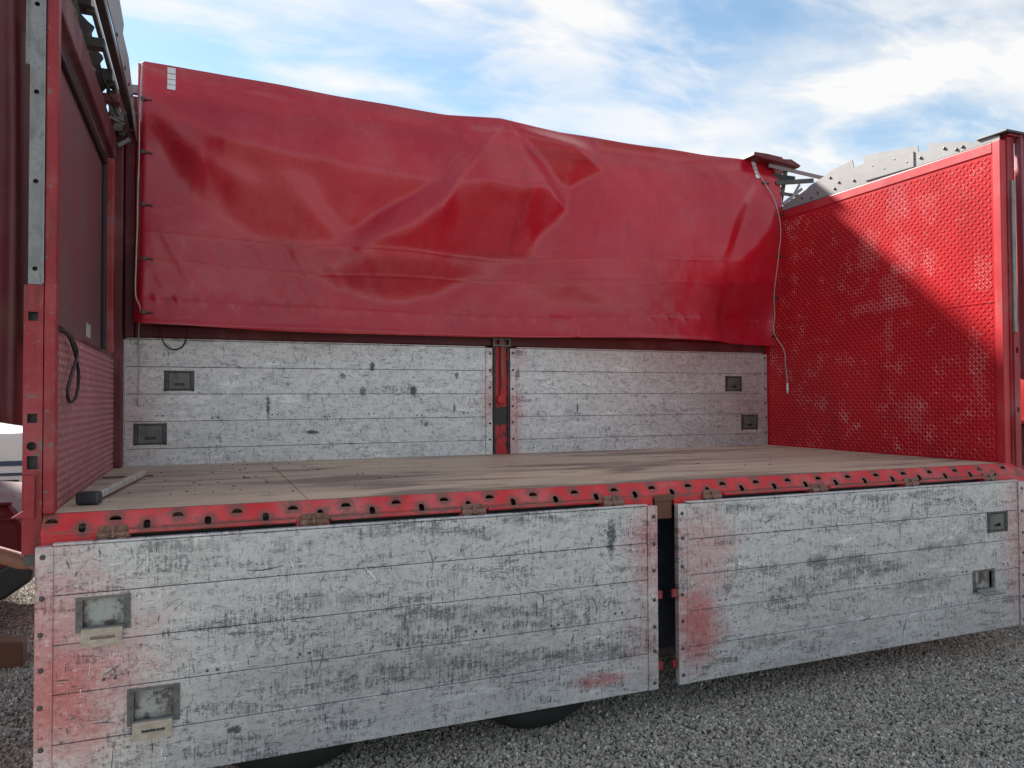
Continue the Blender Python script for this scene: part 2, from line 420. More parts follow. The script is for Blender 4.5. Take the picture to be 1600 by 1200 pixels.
M['shirt'] = make_plain('dark_shirt_cloth', (.035, .04, .055), .85)
M['jeans'] = make_plain('blue_jeans_cloth', (.05, .075, .13), .85)
M['hair'] = make_plain('brown_hair', (.04, .025, .015), .7)
M['white_car'] = make_plain('white_vehicle_paint', (.50, .50, .52), .45, 0, .05, 4)
M['blue_stripe'] = make_plain('dark_blue_stripe', (.03, .045, .09), .35, 0, .1, 4)
M['glass'] = make_plain('dark_window_glass', (.02, .025, .03), .08, 0, .1, 3)
M['sticker'] = make_plain('pale_sticker', (.45, .45, .40), .5)
M['rusty'] = make_red('rusty_brown_steel', (.15, .06, .035), .6, .7, .2, .4, .8)
M['scratch_dark'] = make_plain('dark_scratch_mark', (.07, .075, .085), .6)
M['scratch_bright'] = make_plain('bright_scratch_mark', (.74, .74, .75), .5, .1)
M['old_tyre_blue'] = make_plain('blue_grey_tank', (.06, .08, .11), .5)

def make_ground():
    n = NT('gravel_ground')
    v = n.voro(n.map((55, 55, 55)), 1)
    a = n.noise(n.map((.7, .7, .7)), 1, 4)
    h = n.voro(n.map((55, 55, 55)), 1)
    rnd = n.t.nodes.new('ShaderNodeSeparateColor'); n.t.links.new(v[1], rnd.inputs[0])
    c = n.mix(rnd.outputs[0], (.08, .077, .071), (.30, .29, .265))
    c = n.mix(n.lin(a, .3, .7, 0, .3), c, (.16, .145, .125))
    n.bump(v[0], .8, .02)
    return n.fin(c, .85)
M['ground'] = make_ground()
def make_pebble():
    n = NT('gravel_stone')
    oi = n.t.nodes.new('ShaderNodeObjectInfo')
    r = n.t.nodes.new('ShaderNodeValToRGB'); n.t.links.new(oi.outputs['Random'], r.inputs[0])
    e = r.color_ramp.elements
    e[0].position = 0; e[0].color = (.13, .123, .112, 1)
    e[1].position = 1; e[1].color = (.85, .80, .72, 1)
    for p_, c_ in ((.3, (.34, .32, .28, 1)), (.6, (.48, .45, .395, 1)), (.82, (.54, .505, .45, 1)), (.90, (.46, .34, .25, 1)), (.95, (.66, .61, .53, 1))):
        k = e.new(p_); k.color = c_
    f = n.noise(n.map((160,)*3), 1, 3)
    c = n.mix(n.lin(f, .3, .7, 0, .3), r.outputs[0], (.11, .105, .095))
    return n.fin(c, .8, 0, .3)
M['pebble'] = make_pebble()

# ------------------------------------------------------------------ mesh helpers
class MB:
    def __init__(s): s.v = []; s.f = []
    def quad(s, a, b, c, d):
        i = len(s.v); s.v += [a, b, c, d]; s.f.append((i, i+1, i+2, i+3)); return s
    def box(s, x0, x1, y0, y1, z0, z1, mat=None):
        i = len(s.v)
        P = [(x, y, z) for x in (x0, x1) for y in (y0, y1) for z in (z0, z1)]
        if mat is not None: P = [tuple(mat @ Vector(p)) for p in P]
        s.v += P
        for q in ((0, 1, 3, 2), (4, 6, 7, 5), (0, 4, 5, 1), (2, 3, 7, 6), (0, 2, 6, 4), (1, 5, 7, 3)):
            s.f.append(tuple(i+k for k in q))
        return s
    def prism(s, poly, a0, a1, axis='x'):
        # poly in the two remaining axes (in order), extruded along axis
        def P(u, w, a): return {'x': (a, u, w), 'y': (u, a, w), 'z': (u, w, a)}[axis]
        i = len(s.v); k = len(poly)
        s.v += [P(u, w, a0) for u, w in poly] + [P(u, w, a1) for u, w in poly]
        s.f.append(tuple(i+j for j in range(k))[::-1]); s.f.append(tuple(i+k+j for j in range(k)))
        for j in range(k):
            j2 = (j+1) % k; s.f.append((i+j, i+j2, i+k+j2, i+k+j))
        return s
    def tube(s, pts, r, seg=8, closed=False, cap=True):
        pts = [Vector(p) for p in pts]; n = len(pts); rr = r if isinstance(r, (list, tuple)) else [r]*n
        i0 = len(s.v); prev = None
        for i, p in enumerate(pts):
            t = (pts[min(i+1, n-1)]-pts[max(i-1, 0)]).normalized()
            if prev is None:
                a = Vector((0, 0, 1)) if abs(t.z) < .9 else Vector((1, 0, 0))
                u = t.cross(a).normalized()
            else: u = (prev - t*prev.dot(t)).normalized()
            prev = u; w = t.cross(u)
            for k in range(seg):
                an = 2*math.pi*k/seg
                s.v.append(tuple(p + (u*math.cos(an)+w*math.sin(an))*rr[i]))
        for i in range(n-1):
            for k in range(seg):
                k2 = (k+1) % seg
                s.f.append((i0+i*seg+k, i0+i*seg+k2, i0+(i+1)*seg+k2, i0+(i+1)*seg+k))
        if cap:
            s.f.append(tuple(i0+k for k in range(seg))[::-1]); s.f.append(tuple(i0+(n-1)*seg+k for k in range(seg)))
        return s
    def lathe(s, prof, axis='y', c=(0, 0, 0), seg=32):
        # prof: list of (radius, along)
        i0 = len(s.v); n = len(prof)
        for k in range(seg):
            a = 2*math.pi*k/seg
            for r, h in prof:
                if axis == 'y': p = (c[0]+r*math.cos(a), c[1]+h, c[2]+r*math.sin(a))
                elif axis == 'z': p = (c[0]+r*math.cos(a), c[1]+r*math.sin(a), c[2]+h)
                else: p = (c[0]+h, c[1]+r*math.cos(a), c[2]+r*math.sin(a))
                s.v.append(p)
        for k in range(seg):
            k2 = (k+1) % seg
            for j in range(n-1):
                s.f.append((i0+k*n+j, i0+k2*n+j, i0+k2*n+j+1, i0+k*n+j+1))
        return s
    def mesh(s, name, smooth=False):
        me = bpy.data.meshes.new(name)
        me.from_pydata([tuple(v) for v in s.v], [], s.f); me.update()
        bm = bmesh.new(); bm.from_mesh(me); bmesh.ops.recalc_face_normals(bm, faces=bm.faces); bm.to_mesh(me); bm.free()
        if smooth: me.polygons.foreach_set('use_smooth', [True]*len(me.polygons))
        return me

def add(name, me, mat, parent=None, loc=None, bevel=0, rot=None):
    if isinstance(me, MB): me = me.mesh(name)
    o = bpy.data.objects.new(name, me); col.objects.link(o)
    if mat is not None and len(me.materials) == 0: me.materials.append(M[mat] if isinstance(mat, str) else mat)
    if parent is not None: o.parent = parent
    if loc is None:
        loc = (0, 0, F) if (parent is not None and parent.type == 'EMPTY' and parent.get('deck')) else (0, 0, 0)
    o.location = loc
    if rot: o.rotation_euler = rot
    if bevel:
        b = o.modifiers.new('bevel', 'BEVEL'); b.width = bevel; b.segments = 2; b.limit_method = 'ANGLE'; b.angle_limit = R(40)
    return o
def thing(name, label, cat, loc=(0, 0, 0), group=None):
    o = bpy.data.objects.new(name, None); col.objects.link(o); o.location = loc
    o.empty_display_size = .2
    return tag(o, label, cat, group)
def tag(o, label, cat, group=None):
    o['label'] = label; o['category'] = cat
    if group: o['group'] = group
    return o
def cut(o, cutter):
    # cut holes for good: evaluate a boolean once, keep the result
    cme = cutter.mesh('hole_cutter'); co = bpy.data.objects.new('hole_cutter', cme); col.objects.link(co)
    co.matrix_world = o.matrix_world.copy(); co.location = o.location
    if o.parent: co.location = o.location
    m = o.modifiers.new('holes', 'BOOLEAN'); m.operation = 'DIFFERENCE'; m.object = co; m.solver = 'EXACT'
    bpy.context.view_layer.update()
    dg = bpy.context.evaluated_depsgraph_get()
    me = bpy.data.meshes.new_from_object(o.evaluated_get(dg))
    o.modifiers.remove(m); old = o.data; o.data = me
    bpy.data.objects.remove(co); bpy.data.meshes.remove(cme)
    return o
def cell_plate(x0, x1, z0, z1, y0, y1, holes):
    # slab between y0 (front) and y1 with rectangular holes (hx0,hx1,hz0,hz1)
    xs = sorted({x0, x1, *[h[0] for h in holes], *[h[1] for h in holes]}); zs = sorted({z0, z1, *[h[2] for h in holes], *[h[3] for h in holes]})
    xs = [x for x in xs if x0 <= x <= x1]; zs = [z for z in zs if z0 <= z <= z1]
    def solid(i, j):
        if not (0 <= i < len(xs)-1 and 0 <= j < len(zs)-1): return False
        cx, cz = (xs[i]+xs[i+1])/2, (zs[j]+zs[j+1])/2
        return not any(h[0] < cx < h[1] and h[2] < cz < h[3] for h in holes)
    b = MB()
    for i in range(len(xs)-1):
        for j in range(len(zs)-1):
            if not solid(i, j): continue
            a, c, d, e = xs[i], xs[i+1], zs[j], zs[j+1]
            b.quad((a, y0, d), (c, y0, d), (c, y0, e), (a, y0, e)); b.quad((a, y1, d), (a, y1, e), (c, y1, e), (c, y1, d))
            if not solid(i-1, j): b.quad((a, y0, d), (a, y0, e), (a, y1, e), (a, y1, d))
            if not solid(i+1, j): b.quad((c, y0, d), (c, y1, d), (c, y1, e), (c, y0, e))
            if not solid(i, j-1): b.quad((a, y0, d), (a, y1, d), (c, y1, d), (c, y0, d))
            if not solid(i, j+1): b.quad((a, y0, e), (c, y0, e), (c, y1, e), (a, y1, e))
    me = b.mesh('plank')
    bm = bmesh.new(); bm.from_mesh(me); bmesh.ops.remove_doubles(bm, verts=bm.verts, dist=1e-5)
    bmesh.ops.recalc_face_normals(bm, faces=bm.faces); bm.to_mesh(me); bm.free()
    return me

# ------------------------------------------------------------------ ground
me = MB(); S = 400
me.quad((-S, -S, -.012), (S, -S, -.012), (S, S, -.012), (-S, S, -.012))
g = add('ground', me, 'ground'); g['kind'] = 'structure'; g['label'] = 'grey gravel yard under and around the trailer'

# loose gravel: stones as instances on the near ground
gm = MB()
def patchq(x0, x1, y0, y1): gm.quad((x0, y0, 0), (x1, y0, 0), (x1, y1, 0), (x0, y1, 0))
patchq(-.6, 8.4, -2.4, .75); patchq(-4.4, -.6, -2.4, 5.5); patchq(-.6, -.1, .75, 5.5)
go = add('loose_gravel', gm, 'pebble'); go['kind'] = 'stuff'; go['label'] = 'loose grey gravel stones covering the yard'
ng = bpy.data.node_groups.new('gravel_scatter', 'GeometryNodeTree')
ng.interface.new_socket('Geometry', in_out='INPUT', socket_type='NodeSocketGeometry')
ng.interface.new_socket('Geometry', in_out='OUTPUT', socket_type='NodeSocketGeometry')
gi = ng.nodes.new('NodeGroupInput'); gout = ng.nodes.new('NodeGroupOutput')
dp = ng.nodes.new('GeometryNodeDistributePointsOnFaces'); dp.inputs['Density'].default_value = 6500
ico = ng.nodes.new('GeometryNodeMeshIcoSphere'); ico.inputs['Radius'].default_value = .0095; ico.inputs['Subdivisions'].default_value = 2
sp = ng.nodes.new('GeometryNodeSetPosition')
nz = ng.nodes.new('ShaderNodeTexNoise'); nz.inputs['Scale'].default_value = 95; nz.inputs['Detail'].default_value = 0
vsub = ng.nodes.new('ShaderNodeVectorMath'); vsub.operation = 'SUBTRACT'; vsub.inputs[1].default_value = (.5, .5, .5)
vsc = ng.nodes.new('ShaderNodeVectorMath'); vsc.operation = 'SCALE'; vsc.inputs['Scale'].default_value = .016
ng.links.new(nz.outputs['Color'], vsub.inputs[0]); ng.links.new(vsub.outputs[0], vsc.inputs[0]); ng.links.new(vsc.outputs[0], sp.inputs['Offset'])
ng.links.new(ico.outputs['Mesh'], sp.inputs['Geometry'])
sm = ng.nodes.new('GeometryNodeSetMaterial'); sm.inputs['Material'].default_value = M['pebble']
ng.links.new(sp.outputs[0], sm.inputs['Geometry'])
ip = ng.nodes.new('GeometryNodeInstanceOnPoints')
rv = ng.nodes.new('FunctionNodeRandomValue'); rv.data_type = 'FLOAT_VECTOR'
rv.inputs[0].default_value = (0, 0, 0); rv.inputs[1].default_value = (6.28, 6.28, 6.28)
rs = ng.nodes.new('FunctionNodeRandomValue'); rs.data_type = 'FLOAT_VECTOR'; rs.inputs['Seed'].default_value = 4
rs.inputs[0].default_value = (.4, .3, .3); rs.inputs[1].default_value = (1.6, 1.3, 1.0)
ng.links.new(gi.outputs[0], dp.inputs['Mesh']); ng.links.new(dp.outputs['Points'], ip.inputs['Points'])
ng.links.new(sm.outputs[0], ip.inputs['Instance']); ng.links.new(rv.outputs[0], ip.inputs['Rotation']); ng.links.new(rs.outputs[0], ip.inputs['Scale'])
ng.links.new(ip.outputs[0], gout.inputs[0])
gmod = go.modifiers.new('gravel', 'NODES'); gmod.node_group = ng

# ------------------------------------------------------------------ the trailer
T = thing('cargo_trailer', 'open red cargo trailer with dented aluminium drop sides hanging down', 'trailer')
T['deck'] = True

# deck of plywood sheets
joints = [0.0, 1.05, 3.53, L]
for a, b in zip(joints[:-1], joints[1:]):
    add('plywood_sheet', MB().box(a+.002, b-.002, .045, W, -.03, 0), 'ply', T, bevel=.002)
add('deck_edge_strip', MB().box(0, L, .012, .041, -.03, -.001), 'hinge', T, bevel=.002)

# sill rail: folded plate with a sloping upper face, pierced by stake holes
def shell_profile(t=.004):
    o = [(.012, .0), (0, 0), (-.055, -.062), (-.0570, -.084), (-.012, -.084)]
    # inner offset, hand made
    i = [(-.012, -.080), (-.0530, -.080), (-.051, -.0635), (.002, -.004), (.012, -.004)]
    return o + i
sill = add('sill_rail', MB().prism(shell_profile(), -.024, L+.10, 'x'), 'red_sill', T)
cutr = MB()
def capsule(b, cx, axis, half, r, y, z, ydir, zdir, n=8):
    # rounded slot prism across the plate; (ydir,zdir) is the in-plane 'up' direction
    nrm = (zdir, -ydir)      # plate normal (y,z)
    poly = []
    for k in range(n+1):
        a = math.pi*k/n
        poly.append((r*math.cos(a), half+r*math.sin(a)))
    for k in range(n+1):
        a = math.pi + math.pi*k/n
        poly.append((r*math.cos(a), -half+r*math.sin(a)))
    i = len(b.v); k = len(poly)
    for s_ in (-.018, .018):
        for u, w in poly:
            b.v.append((cx+u, y + w*ydir + s_*nrm[0], z + w*zdir + s_*nrm[1]))
    b.f.append(tuple(i+j for j in range(k))[::-1]); b.f.append(tuple(i+k+j for j in range(k)))
    for j in range(k):
        j2 = (j+1) % k; b.f.append((i+j, i+j2, i+k+j2, i+k+j))
def half_round(b, cx, r, y, z, ydir, zdir, n=10):
    nrm = (zdir, -ydir)
    poly = [(r*math.cos(math.pi*k/n), r*1.0*math.sin(math.pi*k/n)) for k in range(n+1)]
    i = len(b.v); k = len(poly)
    for s_ in (-.018, .018):
        for u, w in poly: b.v.append((cx+u, y+w*ydir+s_*nrm[0], z+w*zdir+s_*nrm[1]))
    b.f.append(tuple(i+j for j in range(k))[::-1]); b.f.append(tuple(i+k+j for j in range(k)))
    for j in range(k):
        j2 = (j+1) % k; b.f.append((i+j, i+j2, i+k+j2, i+k+j))
sl = math.hypot(.055, .062); sd = (.055/sl, .062/sl)
for k in range(25):
    x = .002+.2427*k
    if x < L-.02: half_round(cutr, max(x, .01), .0235, -.0305, -.0345, *sd)
for k in range(24):
    capsule(cutr, .124+.2425*k, 'x', .007, .0135, -.0525, -.0560, sd[0]*.35, .93)
cut(sill, cutr)
add('sill_shade_backing', MB().box(-.02, L+.09, -.018, .0, -.0795, -.066).box(-.02, L+.09, -.012, .0, -.135, -.085), 'black', T)  # black strips paint the shade inside the holes and below the rail
for a, b in ((-.022, .305), (.985, 1.135), (1.775, 1.915), (2.575, 2.90), (3.04, 3.365), (4.025, 4.165), (4.805, 4.935), (5.565, 6.0)):
    add('hinge_mount', MB().box(a, b, -.0568, -.013, -.130, -.0845), 'red_sill', T, bevel=.003)

# hinges and the rods between them
hm = MB()
hm.box(-.055, .055, -.066, -.0585, -.105, -.060); hm.tube([(-.062, -.073, -.098), (.062, -.073, -.098)], .013, 10)
hm.box(-.05, -.012, -.080, -.066, -.128, -.088); hm.box(.014, .05, -.080, -.066, -.128, -.088)
hm.tube([(.0, -.075, -.07), (.0, -.092, -.108)], .008, 8)
hmesh = hm.mesh('hinge'); hmesh.materials.append(M['hinge'])
HX = [.24, 1.06, 1.84, 2.64, 3.29, 4.09, 4.87, 5.62]
for x in HX: add('hinge', hmesh, None, T, (x, 0, F+.008), bevel=.003)
for a, b in ((.30, .98), (1.14, 1.77), (1.92, 2.57), (3.37, 4.02), (4.17, 4.80), (4.94, 5.56)):
    add('hinge_rod', MB().tube([(a, -.073, -.080), (b, -.073, -.080)], .0095, 10).box(a+.01, b-.01, -.072, -.0575, -.0820, -.0780), 'red_sill', T)

# boards -----------------------------------------------------------------
def bolt_mesh(r=.011, h=.006):
    b = MB().lathe([(0, -h), (r*.7, -h), (r, -h*.4), (r, 0.004)], 'y', seg=8)
    me = b.mesh('bolt', True); me.materials.append(M['bolt']); return me
BOLT = bolt_mesh()
RIVET = bolt_mesh(.0065, .003); RIVET.name = 'rivet'
def latch(parent, x0, x1, z0, z1, y, style, tongue=None):
    # recess pan set in the board; y is the board's front face; opening already cut
    d = .017
    p = MB()
    p.quad((x0, y+d, z0), (x1, y+d, z0), (x1, y+d, z1), (x0, y+d, z1))
    p.quad((x0, y, z0), (x1, y, z0), (x1, y+d, z0), (x0, y+d, z0)); p.quad((x0, y, z1), (x0, y+d, z1), (x1, y+d, z1), (x1, y, z1))
    p.quad((x0, y, z0), (x0, y+d, z0), (x0, y+d, z1), (x0, y, z1)); p.quad((x1, y, z0), (x1, y, z1), (x1, y+d, z1), (x1, y+d, z0))
    add('latch_pan', p, 'pan' if style != 'dark' else 'latch_dark', parent)
    fr = MB(); t = .005; e = .0015
    fr.box(x0-.026, x0-.001, y-t, y-e, z0-.012, z1+.012); fr.box(x1+.001, x1+.026, y-t, y-e, z0-.012, z1+.012)
    fr.box(x0-.001, x1+.001, y-t+.001, y-e, z1, z1+.011)
    for xx in (x0-.014, x1+.014):
        for k in range(3):
            fr.lathe([(0, -.005), (.006, -.004), (.007, 0)], 'y', (xx, y-t, z0+.012+(z1-z0-.024)*k/2), 8)
    add('latch_frame', fr, 'latch' if style != 'dark' else 'latch_dark', parent)
    if style == 'dark':
        # closed plate with a slot shaped finger hole
        pl_ = cell_plate(x0+.006, x1-.006, z0+.006, z1-.006, y-.001, y+.004, [((x0+x1)/2-.035, (x0+x1)/2+.035, z0+.028, z0+.048)])
        add('latch_plate', pl_, 'latch', parent)
        add('latch_pin', MB().tube([(x0-.02, y-.004, z0-.002), (x1+.02, y-.004, z0-.002)], .006, 8), 'latch_dark', parent)
    else:
        add('latch_pin', MB().tube([(x0-.005, y-.008, z0+.004), (x1+.005, y-.008, z0+.004)], .007, 8), 'latch', parent)
        w = x1-x0; tl = tongue or .07
        tp = cell_plate(-w/2-.004, w/2-.004, -tl, 0, -.004, .004, [(-.045, .045, -tl*.62, -tl*.62+.013)])
        ang = R(-16 if style == 'down' else -74)
        add('latch_tongue', tp, 'tongue' if style == 'down' else 'alu_plate', parent, ((x0+x1)/2, y-.012, z0+.002), rot=(ang, 0, 0))

def scratches(parent, x0, x1, z0, z1, y, n, seed, holes=(), name='scratch_marks'):
    r = random.Random(seed); d = MB(); br = MB()
    def strip(b, pts, w):
        i = len(b.v); m = len(pts)
        for k, (u, v) in enumerate(pts):
            a = pts[min(k+1, m-1)]; c = pts[max(k-1, 0)]
            tx, tz = a[0]-c[0], a[1]-c[1]; ln = math.hypot(tx, tz) or 1
            ww = w*(.35+.65*math.sin(math.pi*(k+.5)/m))
            b.v += [(u-tz/ln*ww, y, v+tx/ln*ww), (u+tz/ln*ww, y, v-tx/ln*ww)]
        for k in range(m-1): b.f.append((i+2*k, i+2*k+1, i+2*k+3, i+2*k+2))
    cl = [(r.uniform(x0, x1), r.uniform(z0, z1)) for _ in range(34)]
    for k in range(n):
        if r.random() < .6:
            c = r.choice(cl); u = r.gauss(c[0], .22); v = r.gauss(c[1], .07)
        else: u = r.uniform(x0, x1); v = r.uniform(z0, z1)
        ty = r.random()
        ang = math.pi/2+r.gauss(0, .12) if ty < .38 else (r.gauss(0, .12) if ty < .72 else r.uniform(0, math.pi))
        ln = min(.3, r.lognormvariate(-3.55, .65)); cv = r.gauss(0, 1.6)
        w = r.uniform(.0004, .0010) if r.random() < .92 else r.uniform(.0012, .0024)
        pts = []; m = 6
        for q in range(m):
            pts.append((u, v)); u += math.cos(ang)*ln/m; v += math.sin(ang)*ln/m; ang += cv*ln/m*2
        if any(not (x0+.003 < a < x1-.003 and z0+.003 < b_ < z1-.003) for a, b_ in pts): continue
        if any(q[0]-.035 < a < q[1]+.035 and q[2]-.08 < b_ < q[3]+.03 for a, b_ in pts for q in holes): continue
        strip(d if r.random() < .80 else br, pts, w)
    for b, mt in ((d, 'scratch_dark'), (br, 'scratch_bright')):
        me = bpy.data.meshes.new(name); me.from_pydata(b.v, [], b.f); me.update()
        o = add(name, me, mt, parent); o['kind'] = 'stuff'

def board(name, label, x0, x1, ztop, h, y, th, mat, latches, backing, seed, ncut=6):
    """aluminium board of five planks; y is its front face"""
    zb = ztop-h
    P = add(name, MB().box(x0+.004, x1-.004, y+th-.006, y+th+.004, zb+.004, ztop-.004), backing, T)
    P['label'] = label
    cap = .062
    ph = h/5
    holes = [(l[0], l[1], l[2], l[3]) for l in latches]
    rr = random.Random(seed)
    for k in range(5):
        z0, z1 = zb+k*ph+.0014, zb+(k+1)*ph-.0014
        hs = [(q[0], q[1], max(q[2], z0-1), min(q[3], z1+1)) for q in holes if q[2] < z1 and q[3] > z0]
        yo = rr.uniform(-.0012, .0012)
        add('plank', cell_plate(x0+cap, x1-cap, z0, z1, y+yo, y+th-.007, hs), mat, P, bevel=.002)
    for a, b in ((x0, x0+cap-.001), (x1-cap+.001, x1)):
        add('end_cap', MB().box(a, b, y-.004, y+th+.006, zb, ztop), mat, P, bevel=.004)
        add('cap_bead', MB().box((b if a == x0 else a)-.004, (b if a == x0 else a)+.004, y-.0075, y-.003, zb+.003, ztop-.003), mat, P, bevel=.002)
        xm = (a+b)/2-(.006 if a == x0 else -.006)
        for k in range(7):
            add('bolt', BOLT, None, P, (xm+rr.uniform(-.003, .003), y-.004, zb+.05+(h-.1)*k/6+rr.uniform(-.012, .012)))
    for k in range(7):
        xr_ = x0+.25+(x1-x0-.5)*k/6+rr.uniform(-.03, .03)
        for q in (0, .042):
            add('rivet', RIVET, None, P, (xr_+q, y-.0015, ztop-h*(.58 if k % 2 else .56)))
    add('top_edge', MB().box(x0+cap, x1-cap, y-.003, y+th+.005, ztop+.0005, ztop+.012), mat, P, bevel=.004)
    for l in latches: latch(P, *l[:4], y, l[4])
    scratches(P, x0+cap+.01, x1-cap-.01, zb+.01, ztop-.01, y-.0017, 2400, seed, holes)
    return P
# front drop sides hang below the sill
FS = -.100
board('drop_side', 'hanging left aluminium drop side with red rubbed end', -.035, 2.90, -.118, 1.0, FS, .03, 'alu_front',
      [(.135, .285, -.465, -.345, 'down'), (.325, .475, -.875, -.745, 'down')], 'red_paint', 1)
board('drop_side', 'hanging right aluminium drop side past the middle gap', 3.035, 5.93, -.118, 1.0, FS, .03, 'alu_front',
      [(5.575, 5.725, -.445, -.325, 'dark'), (5.425, 5.585, -.835, -.71, 'out')], 'red_paint', 2)
# rear boards stand up
board('side_board', 'standing rear aluminium board left of the middle post', .004, 2.905, .922, 1.0, W+.0, .03, 'alu_rear',
      [(.345, .50, .555, .685, 'dark'), (.145, .315, .16, .297, 'dark')], 'red_dark', 3)
board('side_board', 'standing rear aluminium board right of the middle post', 3.07, L-.004, .922, 1.0, W+.0, .03, 'alu_rear',
      [(5.40, 5.55, .555, .685, 'dark'), (5.59, 5.745, .17, .30, 'dark')], 'red_dark', 4)

# middle posts
mp = add('middle_post', MB().box(2.908, 3.067, W+.012, W+.10, -.13, 1.0).box(2.912, 2.93, W-.002, W+.012, -.05, .92).box(3.045, 3.063, W-.002, W+.012, -.05, .92), 'post_middle', T, bevel=.004)
add('post_lever', MB().box(2.975, 3.0, W-.012, W+.006, .50, .985).lathe([(0, -.03), (.036, -.026), (.044, -.01), (.044, .012)], 'y', (2.985, W+.012, .47), 20), 'post_scuffed', mp, bevel=.003)
add('lever_bar', MB().box(2.979, 2.997, W-.024, W-.013, .56, .985), 'hinge', mp, bevel=.003)
hb = cell_plate(2.906, 3.069, .935, 1.005, W-.02, W+.010, [(2.922, 2.968, .948, .992), (3.008, 3.054, .948, .992)])
add('post_head', hb, 'latch', mp)
add('stub_post', MB().box(2.915, 3.025, -.057, .03, -.20, -.085).box(2.905, 3.035, -.068, -.0595, -.10, -.066), 'rusty', T, bevel=.004)
for s_, x in ((1, 2.90), (-1, 3.035)):
    for z in (-.61, -1.0):
        add('board_lug', MB().box(min(x, x+s_*.035), max(x, x+s_*.035), -.092, -.075, z-.022, z+.022), 'red_post', T, bevel=.003)

# dark top rail behind the tarpaulin above the rear boards
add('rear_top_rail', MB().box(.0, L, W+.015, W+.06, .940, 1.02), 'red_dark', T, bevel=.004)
add('rear_sill', MB().box(-.09, L+.09, W+.035, W+.10, -.16, -.035), 'red_paint', T, bevel=.004)

add('rear_shade_panel', MB().box(-.05, L+.05, W+.04, W+.07, -1.15, -.165), 'red_dark', T, bevel=.004)  # added dark panel, keeps the gap between the drop sides dark
add('rear_light_block', MB().box(-.08, L+.08, W+.105, W+.112, .80, 1.9), 'tarp_dark', T)  # added sheet, stops sun leaking in under the tarpaulin
# front left post: galvanised channel above, red socket below, red edge tube
gp = add('channel_post', MB().prism([(-.084, .05), (-.084, -.012), (-.030, -.012), (-.030, .05), (-.034, .05), (-.034, -.008), (-.080, -.008), (-.080, .05)], .956, 2.75, 'z'), 'galv', T)
cc = MB()
for z in (1.02, 1.385, 1.76, 2.13, 2.5): cc.lathe([(0, -.02), (.010, -.02), (.010, .02), (0, .02)], 'y', (-.060, -.01, z), 16)
cut(gp, cc)
add('channel_liner', MB().box(-.079, -.036, .012, .048, .97, 2.7), 'dark_steel', T)
add('channel_lip', MB().box(-.034, -.027, -.020, -.0125, .96, 2.72).box(-.104, -.086, .01, .03, 1.88, 2.75), 'galv', T)
sp_ = add('post_socket', MB().prism([(-.098, .08), (-.098, -.015), (-.028, -.015), (-.028, .08), (-.033, .08), (-.033, -.010), (-.093, -.010), (-.093, .08)], -.16, .953, 'z'), 'red_post', T)
cc = MB()
for z in (.822, .40): cc.box(-.082, -.046, -.05, .02, z-.019, z+.019)
cc.lathe([(0, -.03), (.018, -.03), (.018, .03), (0, .03)], 'y', (-.066, -.01, .285), 16)
cc.box(-.082, -.044, -.05, .02, .19, .245)
cut(sp_, cc)
add('socket_liner', MB().box(-.091, -.035, .03, .078, -.1, .9), 'dark_steel', T)
add('socket_handle', MB().prism([(-.092, -.028), (-.050, -.028), (-.050, -.017), (-.092, -.017)], .02, .165, 'z').prism([(-.135, -.005), (-.05, .05), (-.05, -.012)], -.03, -.016, 'y'), 'red_post', T, bevel=.004)
add('socket_foot', MB().box(-.092, -.038, -.012, .06, -.205, -.162), 'dark_steel', T, bevel=.004)
add('edge_tube', MB().box(-.026, .018, -.016, .055, .002, 2.42), 'red_post', T, bevel=.008)

# left end wall --------------------------------------------------------------
lw = add('end_wall', MB().box(-.06, .0015, .056, W+.035, -.10, .775), 'tread_dusty', T)
lw['label'] = 'dusty tread plate lower half of the left end wall'
def lozenges(parent, x, sgn, y0, y1, z0, z1, p, mat):
    b = MB(); ny = int((y1-y0)/p); nz_ = int((z1-z0)/p)
    hl, hw, ht = p*.62, p*.16, .0042
    for i in range(ny):
        for j in range(nz_):
            cy, cz = y0+(i+.5)*p, z0+(j+.5)*p
            a = R(45 if (i+j) % 2 else -45)
            ca, sa = math.cos(a), math.sin(a)
            k = len(b.v)
            def P(u, w, h): return (x+sgn*h, cy+u*ca-w*sa, cz+u*sa+w*ca)
            b.v += [P(-hl, 0, 0), P(-hl*.35, -hw, 0), P(hl*.35, -hw, 0), P(hl, 0, 0), P(hl*.35, hw, 0), P(-hl*.35, hw, 0), P(-hl*.55, 0, ht), P(hl*.55, 0, ht)]
            b.f += [(k, k+1, k+6), (k+1, k+2, k+7, k+6), (k+2, k+3, k+7), (k+3, k+4, k+7), (k+4, k+5, k+6, k+7), (k+5, k, k+6)]
    me = b.mesh('tread_lozenges'); o = add('tread_lozenges', me, mat, parent); o['kind'] = 'stuff'; return o
lozenges(lw, .002, 1, .06, W, .005, .77, .0345, 'loz_dusty')
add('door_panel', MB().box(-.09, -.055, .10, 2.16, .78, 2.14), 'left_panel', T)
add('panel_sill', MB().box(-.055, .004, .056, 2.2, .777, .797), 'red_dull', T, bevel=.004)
add('panel_gap_strip', MB().box(-.054, -.03, 2.11, 2.165, .80, 2.14).box(-.054, -.03, .10, 2.165, 2.085, 2.14), 'black', T, bevel=.006)  # black strips stand in for the dark inset gap round the panel
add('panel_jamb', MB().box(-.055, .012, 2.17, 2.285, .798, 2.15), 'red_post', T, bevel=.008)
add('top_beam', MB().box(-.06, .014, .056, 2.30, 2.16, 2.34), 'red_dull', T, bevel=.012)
add('corner_column', MB().box(-.06, .055, 2.31, 2.44, .0, 2.40).box(.06, .125, 2.37, 2.448, .935, 2.42), 'red_dark', T, bevel=.01)
